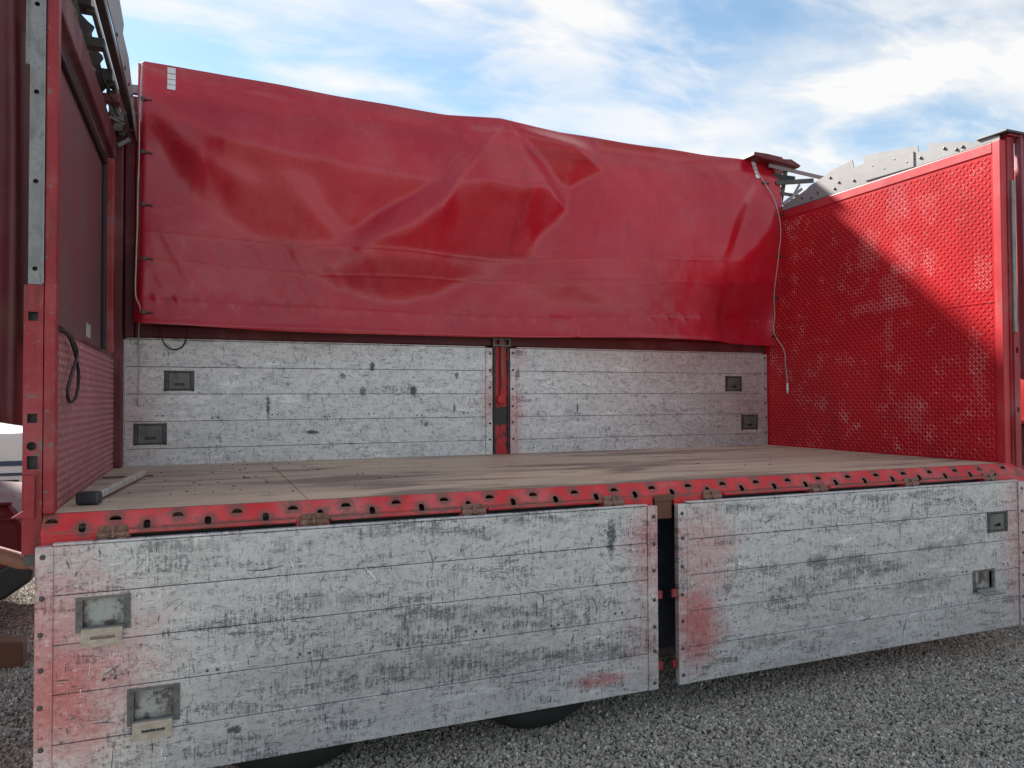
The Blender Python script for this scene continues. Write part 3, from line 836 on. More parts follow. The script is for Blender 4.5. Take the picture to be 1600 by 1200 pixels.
add('column_cover', MB().box(.128, .24, 2.40, 2.46, .935, 2.62), 'tarp_dark', T, bevel=.008)
stk = add('sticker', MB().box(-.0545, -.053, 1.42, 1.60, .855, .935), 'sticker', T)

# right end wall -------------------------------------------------------------
rw = add('end_wall', MB().box(L, L+.05, .03, W+.05, 0, 2.30), 'tread_wall', T)
rw['label'] = 'bright red tread plate end wall on the right'
lozenges(rw, L+.0005, -1, .075, 2.42, .01, 2.24, .0285, 'tread_loz')
add('wall_border', MB().box(L-.007, L+.055, -.002, .058, -.118, 2.335).box(L-.006, L+.05, .058, W, 2.252, 2.33), 'red_paint', rw, bevel=.006)
add('wall_seam', MB().box(L-.0035, L+.001, .06, 2.42, 1.166, 1.170), 'tread_loz', rw)
plate = [(2.30, 2.338), (2.18, 2.40), (2.012, 2.437), (1.899, 2.468), (1.852, 2.493), (1.658, 2.536), (1.596, 2.557), (1.345, 2.588), (1.327, 2.512), (1.213, 2.518), (1.219, 2.587),
         (.686, 2.505), (.678, 2.454), (.595, 2.438), (.574, 2.49), (.249, 2.403), (.209, 2.372), (.179, 2.38), (.103, 2.381), (.016, 2.37), (.015, 2.338)]
rp = add('roof_plate', MB().prism(plate, L+.012, L+.020, 'x'), 'alu_plate', T)
rp['label'] = 'jagged pale aluminium roof plate above the red end wall'
bm_ = bolt_mesh(.012, .008)
for (y, z) in ((1.95, 2.40), (1.83, 2.37), (1.75, 2.40), (1.55, 2.385), (1.5, 2.43), (1.33, 2.40), (1.12, 2.47), (1.0, 2.41), (.9, 2.46), (.78, 2.40), (.66, 2.40), (.35, 2.37), (.30, 2.375), (1.6, 2.5), (.45, 2.41)):
    o = add('bolt', bm_, None, rp, (L+.011, y, z), rot=(0, 0, -math.pi/2))
add('plate_overlap', MB().prism([(1.2, 2.36), (1.2, 2.55), (.72, 2.47), (.72, 2.345)], L+.004, L+.0105, 'x'), 'alu_plate', rp)
add('plate_angle', MB().box(L+.0, L+.045, .03, 2.25, 2.3315, 2.3365), 'dark_steel', T)
# tangle of roof bows at the rear right corner
for (a, b, r_, m_) in (((5.80, 2.28, 2.80), (6.55, 2.22, 2.72), .018, 'alu_plate'), ((5.86, 2.25, 2.62), (6.25, 2.15, 2.66), .022, 'dark_steel'), ((5.9, 2.2, 2.40), (6.15, 2.2, 2.58), .014, 'galv'),
                       ((5.92, 2.24, 2.52), (6.2, 2.2, 2.50), .016, 'dark_steel'), ((5.86, 2.3, 2.70), (6.1, 2.25, 2.68), .03, 'black'), ((6.0, 2.2, 2.45), (6.12, 2.2, 2.62), .012, 'galv'),
                       ((5.93, 2.28, 2.36), (6.02, 2.28, 2.78), .02, 'dark_steel')):
    v = Vector(b)-Vector(a)
    mt = Matrix.Translation(a) @ v.to_track_quat('X', 'Z').to_matrix().to_4x4()
    add('roof_bow', MB().box(0, v.length, -r_*.5, r_*.5, -r_, r_, mt), m_, T, bevel=.003)
add('roof_flap', MB().prism([(5.55, 2.85), (5.56, 2.885), (5.72, 2.885), (5.90, 2.872), (5.92, 2.855), (6.02, 2.865), (6.14, 2.815), (6.12, 2.79), (5.88, 2.82), (5.7, 2.83)], 2.2, 2.62, 'y'), 'red_dark', T, bevel=.005)

# right front post and its channel
add('front_post', MB().box(5.958, 6.03, -.012, .08, -.118, 2.36).box(5.95, 6.075, -.03, .10, 2.361, 2.378), 'red_post', T, bevel=.006)
add('post_channel', MB().box(5.975, 6.008, -.030, -.0125, .94, 2.04), 'galv', T, bevel=.004)
pk = add('post_pocket', cell_plate(5.97, 6.028, -.1, .935, -.026, -.0125, [(5.985, 6.013, .79, .83), (5.985, 6.013, .365, .40)]), 'red_post', T)
add('post_cap', MB().box(5.90, 6.22, -.05, .18, 2.379, 2.395), 'dark_steel', T, bevel=.004)

# left roof rail and brackets
lp = [(2.42, 2.35), (2.38, 2.46), (1.73, 2.68), (1.36, 2.67), (1.42, 2.75), (.9, 2.80), (.3, 2.80), (.0, 2.72), (.0, 2.46), (.9, 2.49), (1.9, 2.45)]
lpo = add('roof_plate', MB().prism(lp, .128, .134, 'x'), 'alu_plate', T)
lpo['label'] = 'pale aluminium roof plate above the left end wall'
add('roof_rail', MB().box(.085, .127, .0, 2.40, 2.44, 2.485), 'dark_steel', T, bevel=.004)
add('roof_rail', MB().box(.03, .055, .0, 2.0, 2.52, 2.56), 'galv', T, bevel=.004)
for y, m_ in ((.95, 'dark_steel'), (1.75, 'red_dull'), (2.1, 'dark_steel'), (.35, 'dark_steel')):
    add('roof_bracket', MB().box(-.05, .084, y-.035, y+.035, 2.38, 2.43), m_, T, bevel=.004)
add('bracket_clip', MB().box(.02, .08, 2.0, 2.06, 2.36, 2.40).tube([(.0, 1.95, 2.36), (.08, 2.05, 2.35)], .01), 'galv', T, bevel=.003)
add('bracket_clip', MB().tube([(.02, 2.25, 2.26), (.09, 2.3, 2.33)], .016), 'galv', T)
for y in (.5, 1.0, 1.45, 1.7, 1.9, 2.1, 2.25):
    add('bolt', bm_, None, lpo, (.135, y, 2.50), rot=(0, 0, math.pi/2))
for k in range(5):
    y0 = 1.5+.14*k
    add('roof_cable', MB().tube([(.01, y0, 2.44+.01*k), (.05, y0+.05, 2.38), (.07, y0+.12, 2.42), (.03, y0+.2, 2.46)], .007, 6), 'black', T)
fr = MB(); nk = 40
for j in range(9):
    for i in range(nk+1):
        y = .1+2.25*i/nk; t = j/8
        fr.v.append((-.07+.05*math.sin(t*7+.6*math.sin(i*.9))+.012*math.sin(i*1.7+j), y, 2.35+.34*t+.02*math.sin(i*.8)*t))
for j in range(8):
    for i in range(nk):
        a = j*(nk+1)+i; fr.f.append((a, a+1, a+nk+2, a+nk+1))
add('folded_roof_sheet', fr.mesh('folded_roof_sheet', True), 'black', T)
add('corner_light_block', MB().box(-.06, .42, W+.052, W+.058, .94, 2.72), 'tarp_dark', T)  # added behind the left column to block leaking sunlight
for k, (y, z, l_) in enumerate(((1.55, 2.50, .12), (1.8, 2.46, .10), (2.0, 2.44, .14), (2.2, 2.40, .10), (.6, 2.5, .12))):
    add('roller_block', MB().box(.0, .06, y, y+l_, z-.05, z+.02).lathe([(0, -.02), (.022, -.02), (.022, .02), (0, .02)], 'x', (.05, y+l_/2, z-.05), 12), 'galv' if k == 2 else 'dark_steel', T, bevel=.004)
# rail that carries the rear tarpaulin
add('tarpaulin_rail', MB().box(.05, 6.0, 2.39, 2.43, 2.70, 2.765), 'galv', T, bevel=.004)
for x in (.03, 2.98, 5.93):
    add('rail_upright', MB().box(x-.02, x+.02, 2.445, 2.448+.04, .93, 2.80), 'red_dark', T, bevel=.003)

# under the deck
for y in (.62, 1.72):
    add('chassis_beam', MB().box(-.05, L+.05, y, y+.09, -.42, -.14), 'dark_steel', T, bevel=.004)
for k in range(10):
    x = .2+k*.61
    add('crossmember', MB().box(x, x+.06, .0, W+.03, -.138, -.045), 'dark_steel', T)
add('tool_box', MB().box(2.5, 4.4, .28, .60, -1.05, -.2), 'old_tyre_blue', T, bevel=.01)  # lengthened to hide the bright ground behind the middle gap
tyre_p = [(.26, .0), (.30, -.012), (.40, -.014), (.455, .0), (.475, .03), (.478, .12), (.475, .21), (.455, .24), (.40, .254), (.30, .252), (.26, .24)]
rim_p = [(.0, .09), (.10, .07), (.12, .09), (.20, .10), (.235, .04), (.262, .006), (.262, .234), (.0, .2)]
tm = MB().lathe(tyre_p, 'y', seg=48).mesh('tyre', True); tm.materials.append(M['tyre'])
rm_ = MB().lathe(rim_p, 'y', seg=32).mesh('rim', True); rm_.materials.append(M['dark_steel'])
for x in (1.0, 2.27):
    for y in (.06, W-.29):
        w = add('wheel', tm, None, T, (x, y, .478)); add('rim', rm_, None, w)
    add('axle', MB().tube([(x, .2, -.82), (x, W-.2, -.82)], .06, 12), 'dark_steel', T)

# ------------------------------------------------------------------ rear tarpaulin
def seg_dist(X, Z, pts):
    best = np.full(X.shape, 9.); sign = np.ones(X.shape); par = np.zeros(X.shape)
    ln = [0]
    for a, b in zip(pts[:-1], pts[1:]): ln.append(ln[-1]+math.hypot(b[0]-a[0], b[1]-a[1]))
    for k, (a, b) in enumerate(zip(pts[:-1], pts[1:])):
        ax, az = a; ux, uz = b[0]-a[0], b[1]-a[1]; l2 = ux*ux+uz*uz
        t = np.clip(((X-ax)*ux+(Z-az)*uz)/l2, 0, 1)
        ex, ez = X-ax-t*ux, Z-az-t*uz
        d = np.hypot(ex, ez); m = d < best
        best = np.where(m, d, best); sign = np.where(m, np.sign(ux*ez-uz*ex), sign)
        par = np.where(m, (ln[k]+t*math.sqrt(l2))/ln[-1], par)
    return best, sign, par
def ss(x, a, b):
    t = np.clip((x-a)/(b-a), 0, 1); return t*t*(3-2*t)
def ridge(X, Z, pts, amp, wl_, wr_, fade=(.05, .25), p=1.4):
    d, s, t = seg_dist(X, Z, pts)
    w = np.where(s > 0, wl_, wr_)
    env = ss(t, -.001, fade[0]+1e-6)*(1-ss(t, 1-fade[1], 1.001))
    return amp*np.exp(-(d/w)**p)*env
def vnoise(X, Z, sx, sz, seed):
    r = np.random.default_rng(seed); G = r.standard_normal((64, 64))
    u = X*sx; v = Z*sz
    i = np.floor(u).astype(int); j = np.floor(v).astype(int); fu = u-i; fv = v-j
    fu = fu*fu*(3-2*fu); fv = fv*fv*(3-2*fv)
    g = lambda a, b: G[a % 64, b % 64]
    return (g(i, j)*(1-fu)+g(i+1, j)*fu)*(1-fv)+(g(i, j+1)*(1-fu)+g(i+1, j+1)*fu)*fv
TOPX = [.14, .63, 1.42, 2.13, 2.46, 2.95, 3.53, 4.32, 5.04, 5.64, 5.99]
TOPZ = [2.925, 2.92, 2.89, 2.865, 2.862, 2.895, 2.85, 2.845, 2.84, 2.85, 2.80]
BOTX = [.14, .18, 1.42, 2.91, 4.3, 5.78, 6.02]
BOTZ = [1.02, 1.01, .985, 1.0, 1.015, 1.0, 1.0]
# how steeply each area of the slack sheet leans: plus leans back to face up, minus overhangs
LEAN = [
    (0.24, [(3.06, 2.90), (4.04, 2.85), (5.91, 2.83), (5.91, 2.54), (5.51, 2.50), (5.23, 1.82), (5.01, 1.76), (3.32, 1.68), (3.45, 2.04), (3.60, 2.18), (3.64, 2.38), (3.97, 2.56), (3.52, 2.73)]),
    (0.42, [(3.33, 2.87), (5.62, 2.86), (5.62, 2.67), (4.30, 2.65), (3.84, 2.68)]),
    (0.16, [(0.17, 2.91), (0.29, 2.29), (0.51, 1.85), (0.95, 1.65), (0.18, 1.64)]),
    (0.42, [(0.17, 2.91), (0.63, 2.91), (1.42, 2.88), (2.13, 2.86), (2.94, 2.88), (2.71, 2.54), (2.45, 2.30), (2.40, 2.25), (1.71, 2.29), (1.04, 2.36), (0.72, 2.40), (0.50, 2.48), (0.33, 2.58), (0.17, 2.65)]),
    (0.00, [(1.56, 2.86), (2.13, 2.84), (2.68, 2.84), (2.62, 2.74), (2.13, 2.71), (1.76, 2.72)]),
    (0.22, [(0.31, 2.85), (0.94, 2.76), (1.51, 2.70), (1.51, 2.62), (0.94, 2.66), (0.37, 2.75)]),
    (-0.34, [(0.55, 2.35), (0.70, 2.37), (1.04, 2.33), (1.71, 2.26), (2.40, 2.23), (2.07, 2.07), (1.71, 1.78), (1.51, 1.70), (1.04, 1.68), (0.77, 1.80), (0.61, 2.07)]),
    (0.02, [(1.08, 2.24), (1.42, 2.21), (1.42, 1.99), (1.51, 1.84), (1.27, 1.97)]),
    (-0.25, [(0.23, 2.52), (0.46, 2.43), (0.61, 2.19), (0.70, 1.87), (0.51, 1.99), (0.34, 2.25)]),
    (0.30, [(0.27, 2.66), (0.50, 2.39), (0.72, 2.23), (1.08, 2.10), (0.90, 2.10), (0.63, 2.22), (0.44, 2.36)]),
    (0.38, [(1.23, 2.14), (1.47, 1.94), (1.69, 1.72), (1.66, 1.67), (1.42, 1.89)]),
    (0.55, [(2.90, 2.86), (2.97, 2.87), (2.71, 2.50), (2.49, 2.26), (2.39, 2.09), (2.13, 1.90), (1.77, 1.71), (1.69, 1.68), (1.66, 1.80), (1.87, 1.97), (2.13, 2.12), (2.40, 2.29), (2.65, 2.56)]),
    (-0.50, [(2.97, 2.87), (2.99, 2.84), (2.79, 2.60), (2.62, 2.38), (2.52, 2.25), (2.45, 2.19), (2.48, 2.26), (2.71, 2.51)]),
    (0.34, [(2.98, 2.84), (3.13, 2.62), (3.28, 2.39), (3.30, 2.31), (3.03, 2.26), (2.76, 2.27), (2.52, 2.26), (2.69, 2.49), (2.85, 2.71)]),
    (-0.48, [(2.45, 2.21), (2.76, 2.27), (3.03, 2.25), (3.30, 2.30), (3.56, 2.18), (3.46, 2.04), (3.28, 1.88), (3.21, 1.68), (2.79, 1.67), (2.13, 1.67), (1.76, 1.67), (2.13, 1.84), (2.40, 2.07)]),
    (0.42, [(3.01, 2.85), (3.16, 2.68), (3.33, 2.52), (3.53, 2.30), (3.59, 2.19), (3.46, 2.21), (3.30, 2.34), (3.13, 2.59)]),
    (-0.42, [(3.05, 2.86), (3.30, 2.76), (3.61, 2.70), (3.94, 2.55), (3.61, 2.37), (3.46, 2.45), (3.33, 2.59), (3.18, 2.73)]),
    (-0.35, [(5.50, 2.50), (5.65, 2.61), (5.39, 2.21), (5.20, 1.80), (5.13, 1.83), (5.31, 2.20)]),
    (0.45, [(5.79, 2.44), (5.73, 2.19), (5.40, 1.85), (5.22, 1.78), (5.39, 2.10), (5.64, 2.45)]),
    (-0.34, [(5.74, 2.16), (5.86, 2.22), (5.94, 1.03), (5.09, 1.23), (5.13, 1.77), (5.40, 1.83)]),
    (0.10, [(0.18, 1.63), (0.95, 1.64), (1.76, 1.64), (1.32, 1.43), (1.51, 1.17), (0.18, 1.18)]),
    (-0.34, [(1.37, 1.44), (1.87, 1.64), (2.79, 1.63), (3.02, 1.52), (2.65, 1.46), (2.34, 1.32), (1.97, 1.25), (1.69, 1.30)]),
    (0.34, [(1.27, 1.41), (1.66, 1.29), (1.97, 1.23), (2.40, 1.31), (2.70, 1.48), (2.88, 1.51), (2.70, 1.36), (2.34, 1.22), (1.92, 1.16), (1.51, 1.23)]),
    (0.15, [(2.85, 1.62), (4.30, 1.72), (5.10, 1.75), (5.09, 1.23), (3.02, 1.18), (2.45, 1.24), (2.88, 1.47)]),
    (-0.15, [(3.02, 1.48), (3.63, 1.49), (4.02, 1.30), (3.38, 1.33)]),
    (0.22, [(0.18, 1.15), (1.42, 1.14), (3.02, 1.15), (4.29, 1.18), (5.89, 1.20), (5.98, 1.00), (4.29, 1.01), (2.90, 0.99), (1.42, 0.97), (0.18, 1.01)]),
]
def in_poly(X, Z, pts):
    r = np.zeros(X.shape, bool); k = len(pts)
    for a in range(k):
        x0, z0 = pts[a]; x1, z1 = pts[(a+1) % k]
        c = ((z0 > Z) != (z1 > Z))
        with np.errstate(divide='ignore', invalid='ignore'):
            r ^= c & (X < (x1-x0)*(Z-z0)/((z1-z0) if z1 != z0 else 1e-9)+x0)
    return r
def blur(A, k):
    for ax in (0, 1):
        P = np.pad(A, [(k, k) if q == ax else (0, 0) for q in (0, 1)], mode='edge')
        c = np.cumsum(P, ax); c = np.insert(c, 0, 0, ax)
        n_ = 2*k+1
        A = (np.take(c, range(n_, c.shape[ax]), ax)-np.take(c, range(0, c.shape[ax]-n_), ax))/n_
    return A
GU, GV = 586, 200                       # one node each centimetre
gx = np.linspace(.14, 5.99, GU); gz = np.linspace(2.95, .97, GV)
GX, GZ = np.meshgrid(gx, gz); gd = gz[0]-gz[1]
Q = np.full(GX.shape, .10)
CRISP = (11, 12, 13, 15, 16)
for k_, (val, pts) in enumerate(LEAN):
    m_ = in_poly(GX, GZ, pts).astype(float)
    kk = 1 if k_ in CRISP else (3 if k_ in (14, 17, 18) else 5)
    m_ = blur(blur(m_, kk), kk)
    Q = Q*(1-m_)+val*m_
Q = blur(Q, 1)+.05*blur(rng.standard_normal(Q.shape), 6)*6
Q = Q*1.15-.01
def solve_sheet(Q, wx, wa):
    def grad(h): return (h[1:]-h[:-1])/gd, (h[:, 1:]-h[:, :-1])/gd
    qm = .5*(Q[1:]+Q[:-1])
    anch = np.full(Q.shape, wa); anch[0] = 60.; anch[-1] = 1.2; tgt = np.zeros(Q.shape); tgt[-1] = .06; tgt += 0.08*(anch < 1)
    def A(h):
        a, b = grad(h); r = anch*h
        r[1:] += a/gd; r[:-1] -= a/gd
        r[:, 1:] += wx*b/gd; r[:, :-1] -= wx*b/gd
        return r
    rhs = anch*tgt; rhs[1:] += qm/gd; rhs[:-1] -= qm/gd
    h = np.zeros(Q.shape); r = rhs-A(h); p = r.copy(); rs_ = (r*r).sum()
    for _ in range(900):
        Ap = A(p); al = rs_/(p*Ap).sum(); h += al*p; r -= al*Ap; rn = (r*r).sum()
        if rn < 1e-5*1: break
        p = r+rn/rs_*p; rs_ = rn
    return h
HG = solve_sheet(Q, .07, .35)
def bilin(X, Z):
    u = np.clip((X-gx[0])/(gx[1]-gx[0]), 0, GU-1.001); v = np.clip((gz[0]-Z)/gd, 0, GV-1.001)
    i = u.astype(int); j = v.astype(int); a = u-i; b = v-j
    return (HG[j, i]*(1-a)+HG[j, i+1]*a)*(1-b)+(HG[j+1, i]*(1-a)+HG[j+1, i+1]*a)*b
def tarp_h(X, Z):
    """how far the sheet stands out towards the camera"""
    h = bilin(X, Z)
    band = ss(Z, 1.2, 1.35)*(1-ss(Z, 1.58, 1.72))*(1-ss(X, 1.3, 2.2))*ss(X, .2, .35)
    ph_ = (X+.55*(Z-1.45))/.185
    h = h+.0035*band*(np.sin(2*math.pi*ph_+vnoise(X, Z, 2, 1, 9))+.4*np.sin(2*math.pi*ph_*1.7+1))
    for zs_, a in ((np.interp(X, [.2, 3, 5.1], [1.66, 1.67, 1.78]), .004), (np.interp(X, [.2, 1.4, 5.1], [1.47, 1.44, 1.56]), .004)):
        h = h+a*np.exp(-((Z-zs_)/.008)**2)
    zh = np.interp(X, [.2, 3.0, 5.7], [1.19, 1.18, 1.245])
    h = h+.008*(1-ss(Z, zh-.01, zh+.01))
    pk_ = np.clip(np.sin(2*math.pi*(X+.6*(Z-zh))/.185+2.5*vnoise(X, Z, 1.7, .5, 8)), 0, 1)**3
    h = h+.010*pk_*np.exp(-((Z-zh)/.028)**2)
    h = h+.012*np.exp(-((Z-1.015)/.02)**2)
    h = h+ridge(X, Z, [(3.36, 1.19), (3.52, 1.15), (3.62, 1.02)], .022, .03, .05, (.2, .1))
    h = h+.0025*vnoise(X, Z, 4.0, 5.5, 2)+.0010*vnoise(X, Z, 9, 10, 3)+.0004*vnoise(X, Z, 25, 25, 4)
    h = h+.008*ss(Z, 2.65, 2.86)*vnoise(X, Z, 3.2, 1.2, 12)
    return h*ss(np.interp(X, TOPX, TOPZ)-Z, -.03, .16)
TY = 2.345
def tarp_point(x, z, out=0.0):
    X = np.array([x]); Z = np.array([z]); return (float(x), TY-float(tarp_h(X, Z)[0])-out, float(z))
nu, nv = 420, 210
us = np.linspace(.14, 5.99, nu); vv = np.linspace(0, 1, nv)
X, V = np.meshgrid(us, vv)
top = np.interp(X, TOPX, TOPZ)+.003*np.sin(X*7); bot = np.interp(X, BOTX, BOTZ)
Z = bot+(top-bot)*V
Hh = tarp_h(X, Z)
Yc = TY-Hh
X2 = X + ss(X, 5.8, 5.99)*.02*(1-V)
# right and left ends turn back
Yc = Yc + .10*ss(X, 5.90, 5.99)**2 + .05*(1-ss(X, .14, .19))
verts = np.stack([X2, Yc, Z], -1).reshape(-1, 3).tolist()
faces = [(j*nu+i, j*nu+i+1, (j+1)*nu+i+1, (j+1)*nu+i) for j in range(nv-1) for i in range(nu-1)]
# roll over the rail at the top
base = len(verts); nr = 5
for k in range(1, nr+1):
    a = math.pi/2*k/nr
    for i in range(nu):
        x, y, z = verts[(nv-1)*nu+i]
        verts.append([x, y+.09*math.sin(a)+.0*k, z+.022*math.sin(a)-.012*(1-math.cos(a))])
def rowi(k, i): return (nv-1)*nu+i if k == 0 else base+(k-1)*nu+i
faces += [(rowi(k, i), rowi(k, i+1), rowi(k+1, i+1), rowi(k+1, i)) for k in range(nr) for i in range(nu-1)]
tme = bpy.data.meshes.new('tarpaulin'); tme.from_pydata(verts, [], faces); tme.update()
tme.polygons.foreach_set('use_smooth', [True]*len(tme.polygons))
tme.materials.append(M['tarp'])
tarp = bpy.data.objects.new('tarpaulin', tme); col.objects.link(tarp); tarp.location = (0, 0, F)
tag(tarp, 'large wrinkled red tarpaulin hanging above the rear boards', 'tarpaulin')
def tape_patch(x0, x1, z0, z1):
    b = MB(); n_ = 4
    for i in range(n_):
        for j in range(n_):
            xs = (x0+(x1-x0)*i/n_, x0+(x1-x0)*(i+1)/n_); zs = (z0+(z1-z0)*j/n_, z0+(z1-z0)*(j+1)/n_)
            b.quad(*[tarp_point(a, c, .004) for a, c in ((xs[0], zs[0]), (xs[1], zs[0]), (xs[1], zs[1]), (xs[0], zs[1]))])
    return b
for k in range(4): add('reflective_tape', tape_patch(.335, .39, 2.735+.045*k, 2.775+.045*k), 'white_tape', tarp)
for k in range(4): add('reflective_tape', tape_patch(5.635, 5.685, 2.655+.047*k, 2.697+.047*k), 'white_tape', tarp)
for x, z in ((.185, 2.63), (.195, 2.24), (.20, 1.86), (.21, 1.47), (.21, 1.09), (5.73, 2.61), (5.83, 2.28), (5.85, 1.88), (5.87, 1.48), (5.89, 1.10)):
    p = Vector(tarp_point(x, z, .008))
    add('eyelet_hook', MB().tube([p+Vector((-.03, 0, 0)), p+Vector((.05, -.004, -.004))], .006, 8).box(p.x-.018, p.x+.004, p.y-.01, p.y+.006, p.z-.013, p.z+.013), 'bolt', tarp)

def rope(name, pts, r, mat, label, cat, sub=8, loc=(0, 0, F)):
    P = [Vector(p) for p in pts]; out = []
    for i in range(len(P)-1):
        p0, p1, p2, p3 = P[max(i-1, 0)], P[i], P[i+1], P[min(i+2, len(P)-1)]
        for k in range(sub):
            t = k/sub
            out.append(.5*((2*p1)+(p2-p0)*t+(2*p0-5*p1+4*p2-p3)*t*t+(3*p1-p0-3*p2+p3)*t**3))
    out.append(P[-1])
    b = MB().tube(out, r, 7); me = b.mesh(name, True)
    o = add(name, me, mat, None, loc); return tag(o, label, cat)
def tp(x, z, o=.016): return tarp_point(x, z, o)
cl_ = rope('lacing_cord', [tp(.17, 2.90), tp(.165, 2.65), tp(.16, 2.42), tp(.16, 2.19), tp(.155, 1.95), tp(.155, 1.73), tp(.15, 1.45), tp(.15, 1.21), tp(.18, 1.11), (.158, 2.34, .98), (.155, 2.40, .85), (.153, 2.42, .65), (.152, 2.425, .44)], .0045, 'cord',
           'thin pale cord hanging down the left edge of the tarpaulin', 'cord')
rope('lacing_cord', [tp(5.64, 2.79), tp(5.71, 2.62), tp(5.79, 2.42), tp(5.82, 2.15), tp(5.83, 1.89), tp(5.84, 1.51), tp(5.885, 1.30), tp(5.88, 1.14), (5.884, 2.19, .95), (5.884, 2.17, .80), (5.886, 2.15, .62)], .0042, 'cord',
     'thin cord with a loose end hanging beside the right tread plate', 'cord')
cord_end = add('cord_tip', MB().tube([(5.886, 2.15, .62), (5.885, 2.148, .56), (5.885, 2.147, .52)], [.008, .011, .004], 7), 'white_tape', bpy.data.objects['lacing_cord.001'])
rope('wire_loop', [(.29, 2.40, 1.03), (.30, 2.41, .95), (.335, 2.42, .875), (.39, 2.425, .85), (.445, 2.42, .875), (.47, 2.41, .95), (.475, 2.405, 1.03)], .005, 'black',
     'black wire loop drooping over the rear board', 'wire')
rope('hanging_cable', [(.012, .02, .775), (.025, .14, .775), (.03, .30, .74), (.03, .46, .66), (.03, .52, .58), (.03, .44, .49), (.03, .26, .468), (.032, .19, .52), (.036, .30, .61), (.036, .42, .69), (.034, .30, .75), (.02, .10, .785), (.01, .04, .79)], .0075, 'black',
     'black cable looped on the left tread plate wall', 'cable')

# bunched tarpaulins outside the ends
def bunched(name, x0, x1, y, z0, z1, mat, label, folds, amp, lean=0, seed=0):
    b = MB(); nu_, nv_ = 60, 40; r = np.random.default_rng(seed); ph = r.uniform(0, 6.28, 8)
    for j in range(nv_+1):
        t = j/nv_; z = z0+(z1-z0)*t
        for i in range(nu_+1):
            s = i/nu_; w = 1-.25*math.sin(math.pi*t)*(.5+.5*math.sin(ph[0]))
            x = x1-(x1-x0)*(1-s)*w+lean*(1-t)
            yy = y+amp*math.sin(folds*2*math.pi*s+ph[1]+.8*math.sin(2*t+ph[2]))+.4*amp*math.sin(folds*3.7*math.pi*s+ph[3]+1.5*t)
            b.v.append((x, yy, z+.02*math.sin(9*s+ph[4])*(1-t)))
    for j in range(nv_):
        for i in range(nu_):
            a = j*(nu_+1)+i; b.f.append((a, a+1, a+nu_+2, a+nu_+1))
    me = b.mesh(name, True)
    o = add(name, me, mat, None, (0, 0, F))
    sd = o.modifiers.new('thickness', 'SOLIDIFY'); sd.thickness = .004
    return tag(o, label, 'tarpaulin')
bunched('bunched_tarpaulin', -.75, -.115, .22, .36, 2.95, 'tarp_dark', 'grimy dark red tarpaulin bunched outside the left post', 3.0, .05, 0, 3)
bunched('bunched_tarpaulin', 6.04, 6.13, -.02, .62, 2.36, 'tarp_purple', 'faded purple red tarpaulin fold beside the right front post', 1.2, .03, .03, 5)

# ------------------------------------------------------------------ things on the deck
hmr = thing('sledgehammer', 'long handled hammer lying on the deck by the left wall', 'hammer', (.12, .26, F))
mt = Matrix.Translation((0, 0, 0)) @ Matrix.Rotation(R(84), 4, 'Z')
b = MB(); b.box(.02, 1.22, -.02, .02, .015, .05, mt); add('handle', b, 'wood', hmr, (0, 0, 0), bevel=.008)
b = MB(); mt2 = Matrix.Rotation(R(78), 4, 'Z'); b.box(-.03, .03, -.04, .06, .003, .06, mt2); add('hammer_head', b, 'iron', hmr, (0, 0, 0), bevel=.012)
stick = add('wood_sliver', MB().box(-.14, .14, -.006, .006, .002, .010), 'rusty', None, (.03+.13, 1.56, F), rot=(0, 0, R(4)))
tag(stick, 'thin dark sliver lying behind the hammer handle', 'stick')
deb = MB(); rr = random.Random(5)
for k in range(90):
    x = rr.gauss(.75, .45) if rr.random() < .7 else rr.uniform(.1, 5.6); y = rr.uniform(.3, 2.3)
    if not .08 < x < 5.8: continue
    s_ = rr.uniform(.003, .010); mt = Matrix.Translation((x, y, .001)) @ Matrix.Rotation(rr.uniform(0, 3.1), 4, 'Z')
    deb.box(-s_, s_, -s_*.4, s_*.4, 0, s_*.4, mt)
do = add('floor_debris', deb, 'rusty', None, (0, 0, F)); do['kind'] = 'stuff'; do['label'] = 'small chips and crumbs scattered on the plywood deck'

# ------------------------------------------------------------------ person reaching for the corner of the drop side
person = thing('person', 'bare forearm of a person reaching behind the left drop side', 'person', (-.78, .30, 0))
def skin(name, joints, edges, mat, root=0, sub=2):
    me = bpy.data.meshes.new(name); me.from_pydata([j[:3] for j in joints], edges, []); me.update()
    o = bpy.data.objects.new(name, me); col.objects.link(o); o.parent = person
    sk = o.modifiers.new('skin', 'SKIN'); sk.use_smooth_shade = True
    for i, j in enumerate(joints):
        d = me.skin_vertices[0].data[i]; d.radius = (j[3], j[4] if len(j) > 4 else j[3]); d.use_root = (i == root)
    s = o.modifiers.new('smooth', 'SUBSURF'); s.levels = sub; s.render_levels = sub
    me.materials.append(M[mat]); return o
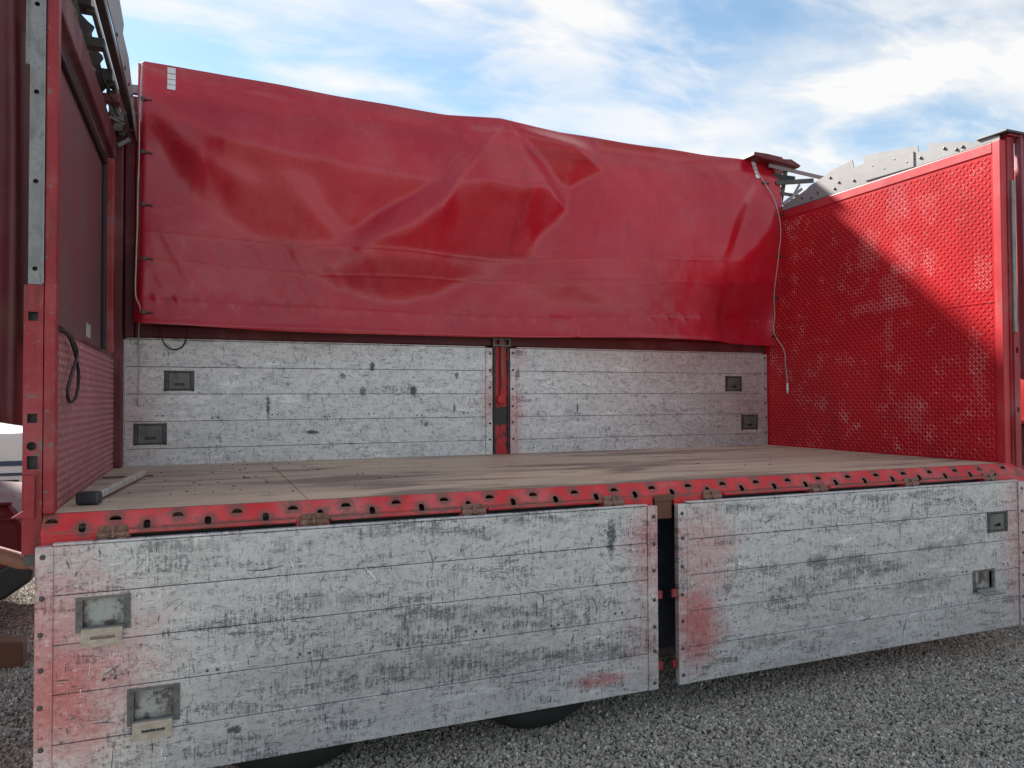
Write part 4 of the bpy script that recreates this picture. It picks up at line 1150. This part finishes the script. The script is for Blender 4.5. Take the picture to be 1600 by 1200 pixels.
# local coordinates, person faces +x
body = [(0, 0, .95, .10, .11), (0, 0, 1.15, .10, .115), (.02, 0, 1.38, .105, .13), (.02, 0, 1.50, .06), (.03, 0, 1.57, .055), (.05, 0, 1.68, .085, .075), (.05, 0, 1.76, .08, .07),
        (.02, .20, 1.43, .06), (.06, .27, 1.17, .045), (.20, .22, .98, .036), (.27, .20, .92, .03),
        (.02, -.20, 1.42, .06), (.20, -.24, 1.24, .052), (.42, -.19, 1.175, .046), (.56, -.155, 1.125, .038), (.66, -.135, 1.085, .029, .034), (.73, -.125, 1.065, .022, .042),
        (0, .09, .92, .095), (.02, .10, .50, .065), (-.01, .10, .09, .045), (.16, .11, .04, .035),
        (0, -.09, .92, .095), (.02, -.10, .50, .065), (-.01, -.10, .09, .045), (.16, -.11, .04, .035)]
ed = [(0, 1), (1, 2), (2, 3), (3, 4), (4, 5), (5, 6), (2, 7), (7, 8), (8, 9), (9, 10), (2, 11), (11, 12), (12, 13), (13, 14), (14, 15), (15, 16), (0, 17), (17, 18), (18, 19), (19, 20), (0, 21), (21, 22), (22, 23), (23, 24)]
i0 = len(body)
for k in range(4):      # fingers curling round the edge
    y = -.155+.021*k; ext = (.0, .012, .008, -.012)[k]
    pts = [(.735, y, 1.062, .0095), (.775+ext, y, 1.05, .009), (.80+ext, y+.004, 1.03, .0085), (.803+ext, y+.006, 1.008, .0075)]
    j = len(body); body += pts; ed += [(16, j), (j, j+1), (j+1, j+2), (j+2, j+3)]
j = len(body); body += [(.69, -.175, 1.07, .012), (.725, -.192, 1.05, .0105), (.755, -.192, 1.035, .009)]; ed += [(15, j), (j, j+1), (j+1, j+2)]
j = len(body); body += [(.135, 0, 1.675, .014), (.155, 0, 1.66, .010), (.04, .085, 1.68, .014), (.04, -.085, 1.68, .014)]; ed += [(5, j), (j, j+1), (5, j+2), (5, j+3)]
skin('body', body, ed, 'skin')
skin('shirt', [(0, 0, .90, .168, .185), (0, 0, 1.02, .16, .18), (0, 0, 1.18, .155, .18), (.02, 0, 1.40, .15, .19), (.02, 0, 1.47, .08), (.02, .21, 1.43, .075), (.04, .25, 1.28, .068), (.02, -.21, 1.42, .075), (.12, -.235, 1.32, .068)],
     [(0, 1), (1, 2), (2, 3), (3, 4), (3, 5), (5, 6), (3, 7), (7, 8)], 'shirt')
skin('trousers', [(0, 0, 1.0, .15, .165), (0, 0, .90, .15, .17), (.005, .095, .76, .10), (.02, .10, .50, .082), (-.01, .10, .10, .068), (.005, -.095, .76, .10), (.02, -.10, .50, .082), (-.01, -.10, .10, .068)],
     [(0, 1), (1, 2), (2, 3), (3, 4), (1, 5), (5, 6), (6, 7)], 'jeans', 1)
cap = MB().lathe([(.0, .118), (.05, .108), (.085, .07), (.1, .02), (.098, -.03), (.085, -.05)], 'z', (.03, 0, 1.735), 20)
add('hair', cap.mesh('hair', True), 'hair', person)
for sy in (-1, 1):
    add('eye', MB().lathe([(0, .012), (.009, .008), (.012, 0), (.009, -.008), (0, -.012)], 'z', (.128, sy*.03, 1.70), 10).mesh('eye', True), 'white_tape', person)
    add('shoe', MB().prism([(-.09, 0), (.20, 0), (.21, .035), (.08, .09), (-.08, .10)], sy*.105-.05, sy*.105+.05, 'y'), 'black', person, bevel=.02)
# ------------------------------------------------------------------ neighbours at the edges of the picture, plus an unseen shading trailer
car = thing('red_car', 'dark red car parked behind the left end of the trailer', 'car', (-2.6, 3.6, 0))
prof = [(1.93, .42), (2.0, .60), (1.98, .86), (1.88, 1.03), (1.0, 1.12), (.35, 1.55), (-1.2, 1.58), (-1.9, 1.15), (-2.0, .5), (-1.7, .34), (1.62, .34)]
cb = add('body', MB().prism(prof, -.75, .75, 'y'), 'red_car', car, (0, 0, 0), bevel=.06)
add('bonnet_lip', MB().box(.98, 1.90, -.77, -.70, 1.015, 1.04).box(.9, 1.93, -.775, -.72, .90, .925), 'red_car', cb, bevel=.01)
add('bumper', MB().prism([(1.5, .22), (1.86, .34), (2.03, .46), (2.05, .62), (1.95, .62), (1.55, .40)], -.78, .78, 'y'), 'black', car, (0, 0, 0), bevel=.02)
add('window', MB().prism([(.92, 1.14), (.36, 1.47), (-.3, 1.49), (-.3, 1.14)], -.765, -.755, 'y'), 'glass', car, (0, 0, 0))
add('headlight', MB().prism([(1.90, .78), (2.0, .74), (1.98, .90), (1.90, .94)], -.45, -.2, 'y'), 'white_tape', car, (0, 0, 0), bevel=.01)
for x in (1.28, -1.25):
    for y in (-.80, .62):
        w = add('wheel', MB().lathe([(.2, 0), (.30, -.005), (.335, .03), (.335, .15), (.30, .185), (.2, .18)], 'y', seg=36).mesh('wheel', True), 'tyre', car, (x, y, .335))
        add('rim', MB().lathe([(0, .05), (.12, .04), (.19, .02), (.205, .01), (.205, .17), (0, .14)], 'y', seg=24).mesh('rim', True), 'galv', w)
chk = add('wheel_chock', MB().prism([(-.16, 0), (.14, 0), (.14, .17), (-.12, .20)], -.08, .08, 'y'), 'rusty', None, (-.66, 2.35, 0), bevel=.01)
tag(chk, 'rusty brown block standing on the gravel by the car', 'wheel chock')
cv = thing('white_caravan', 'white caravan with dark blue stripes far behind the left post', 'caravan', (-3.3, 9.3, 0))
add('body', MB().prism([(1.55, .35), (1.62, .55), (1.62, 1.22), (1.5, 1.34), (-2.4, 1.34), (-2.5, .4)], -.3, 1.8, 'y'), 'white_car', cv, bevel=.04)
add('stripe', MB().box(-2.4, 1.63, -.312, -.302, .86, .93).box(-2.4, 1.63, -.312, -.302, .72, .76), 'blue_stripe', cv)
add('window', MB().box(.9, 1.45, -.312, -.303, .45, .66), 'glass', cv)
for x in (.6, -1.4):
    w = add('wheel', MB().lathe([(.0, .03), (.2, .0), (.28, -.005), (.31, .03), (.31, .15), (.28, .18)], 'y', seg=28).mesh('wheel', True), 'tyre', cv, (x, -.31, .31))
bt = thing('shading_box_trailer', 'unseen tall pale box trailer added to shade the ground at the left', 'trailer', (-1.47, 4.62, 0))
bt.rotation_euler = (0, 0, R(14))  # added out of view so that its shadow covers the left ground
add('body', MB().box(-6.2, 0, 0, 2.4, 1.15, 3.8), 'pale_box', bt, (0, 0, 0), bevel=.02)
add('roof', MB().box(-6.22, .02, -.02, 2.42, 3.801, 3.84), 'galv', bt, (0, 0, 0), bevel=.01)
add('skirt', MB().box(-6.0, -.2, .08, 2.3, .75, 1.149), 'dark_steel', bt, (0, 0, 0))
add('door', MB().box(-3.2, -2.2, -.02, -.001, 1.25, 3.3), 'latch', bt, (0, 0, 0), bevel=.006)
for x in (-1.2, -4.6):
    for y in (.06, 2.1):
        w = add('wheel', tm, None, bt, (x, y, .478)); add('rim', rm_, None, w)
bx = thing('box_truck', 'red box body parked beyond the right end of the trailer', 'truck', (8.6, 1.6, 0))
add('body', MB().box(-1.75, 1.6, -1.25, 1.25, 1.55, 3.7), 'red_paint', bx, (0, 0, 0), bevel=.03)
add('skirt', MB().box(-1.55, 1.6, -1.15, 1.15, .95, 1.54), 'red_dark', bx, (0, 0, 0), bevel=.02)
add('bracket', MB().prism([(-1.5, 1.2), (-1.75, 1.52), (-1.70, 1.52), (-1.45, 1.24)], -1.2, -1.14, 'y').box(-1.75, -1.2, -1.2, -1.14, 1.16, 1.2), 'red_paint', bx, (0, 0, 0))
add('air_tank', MB().lathe([(0, -.3), (.12, -.28), (.14, -.22), (.14, .22), (.12, .28), (0, .3)], 'x', (-1.3, -1.0, .85), 24).mesh('air_tank', True), 'alu_plate', bx, (0, 0, 0))
for x in (-.7, .8):
    for y in (-1.2, .95):
        w = add('wheel', tm, None, bx, (x, y, .478)); add('rim', rm_, None, w)
del T['deck']
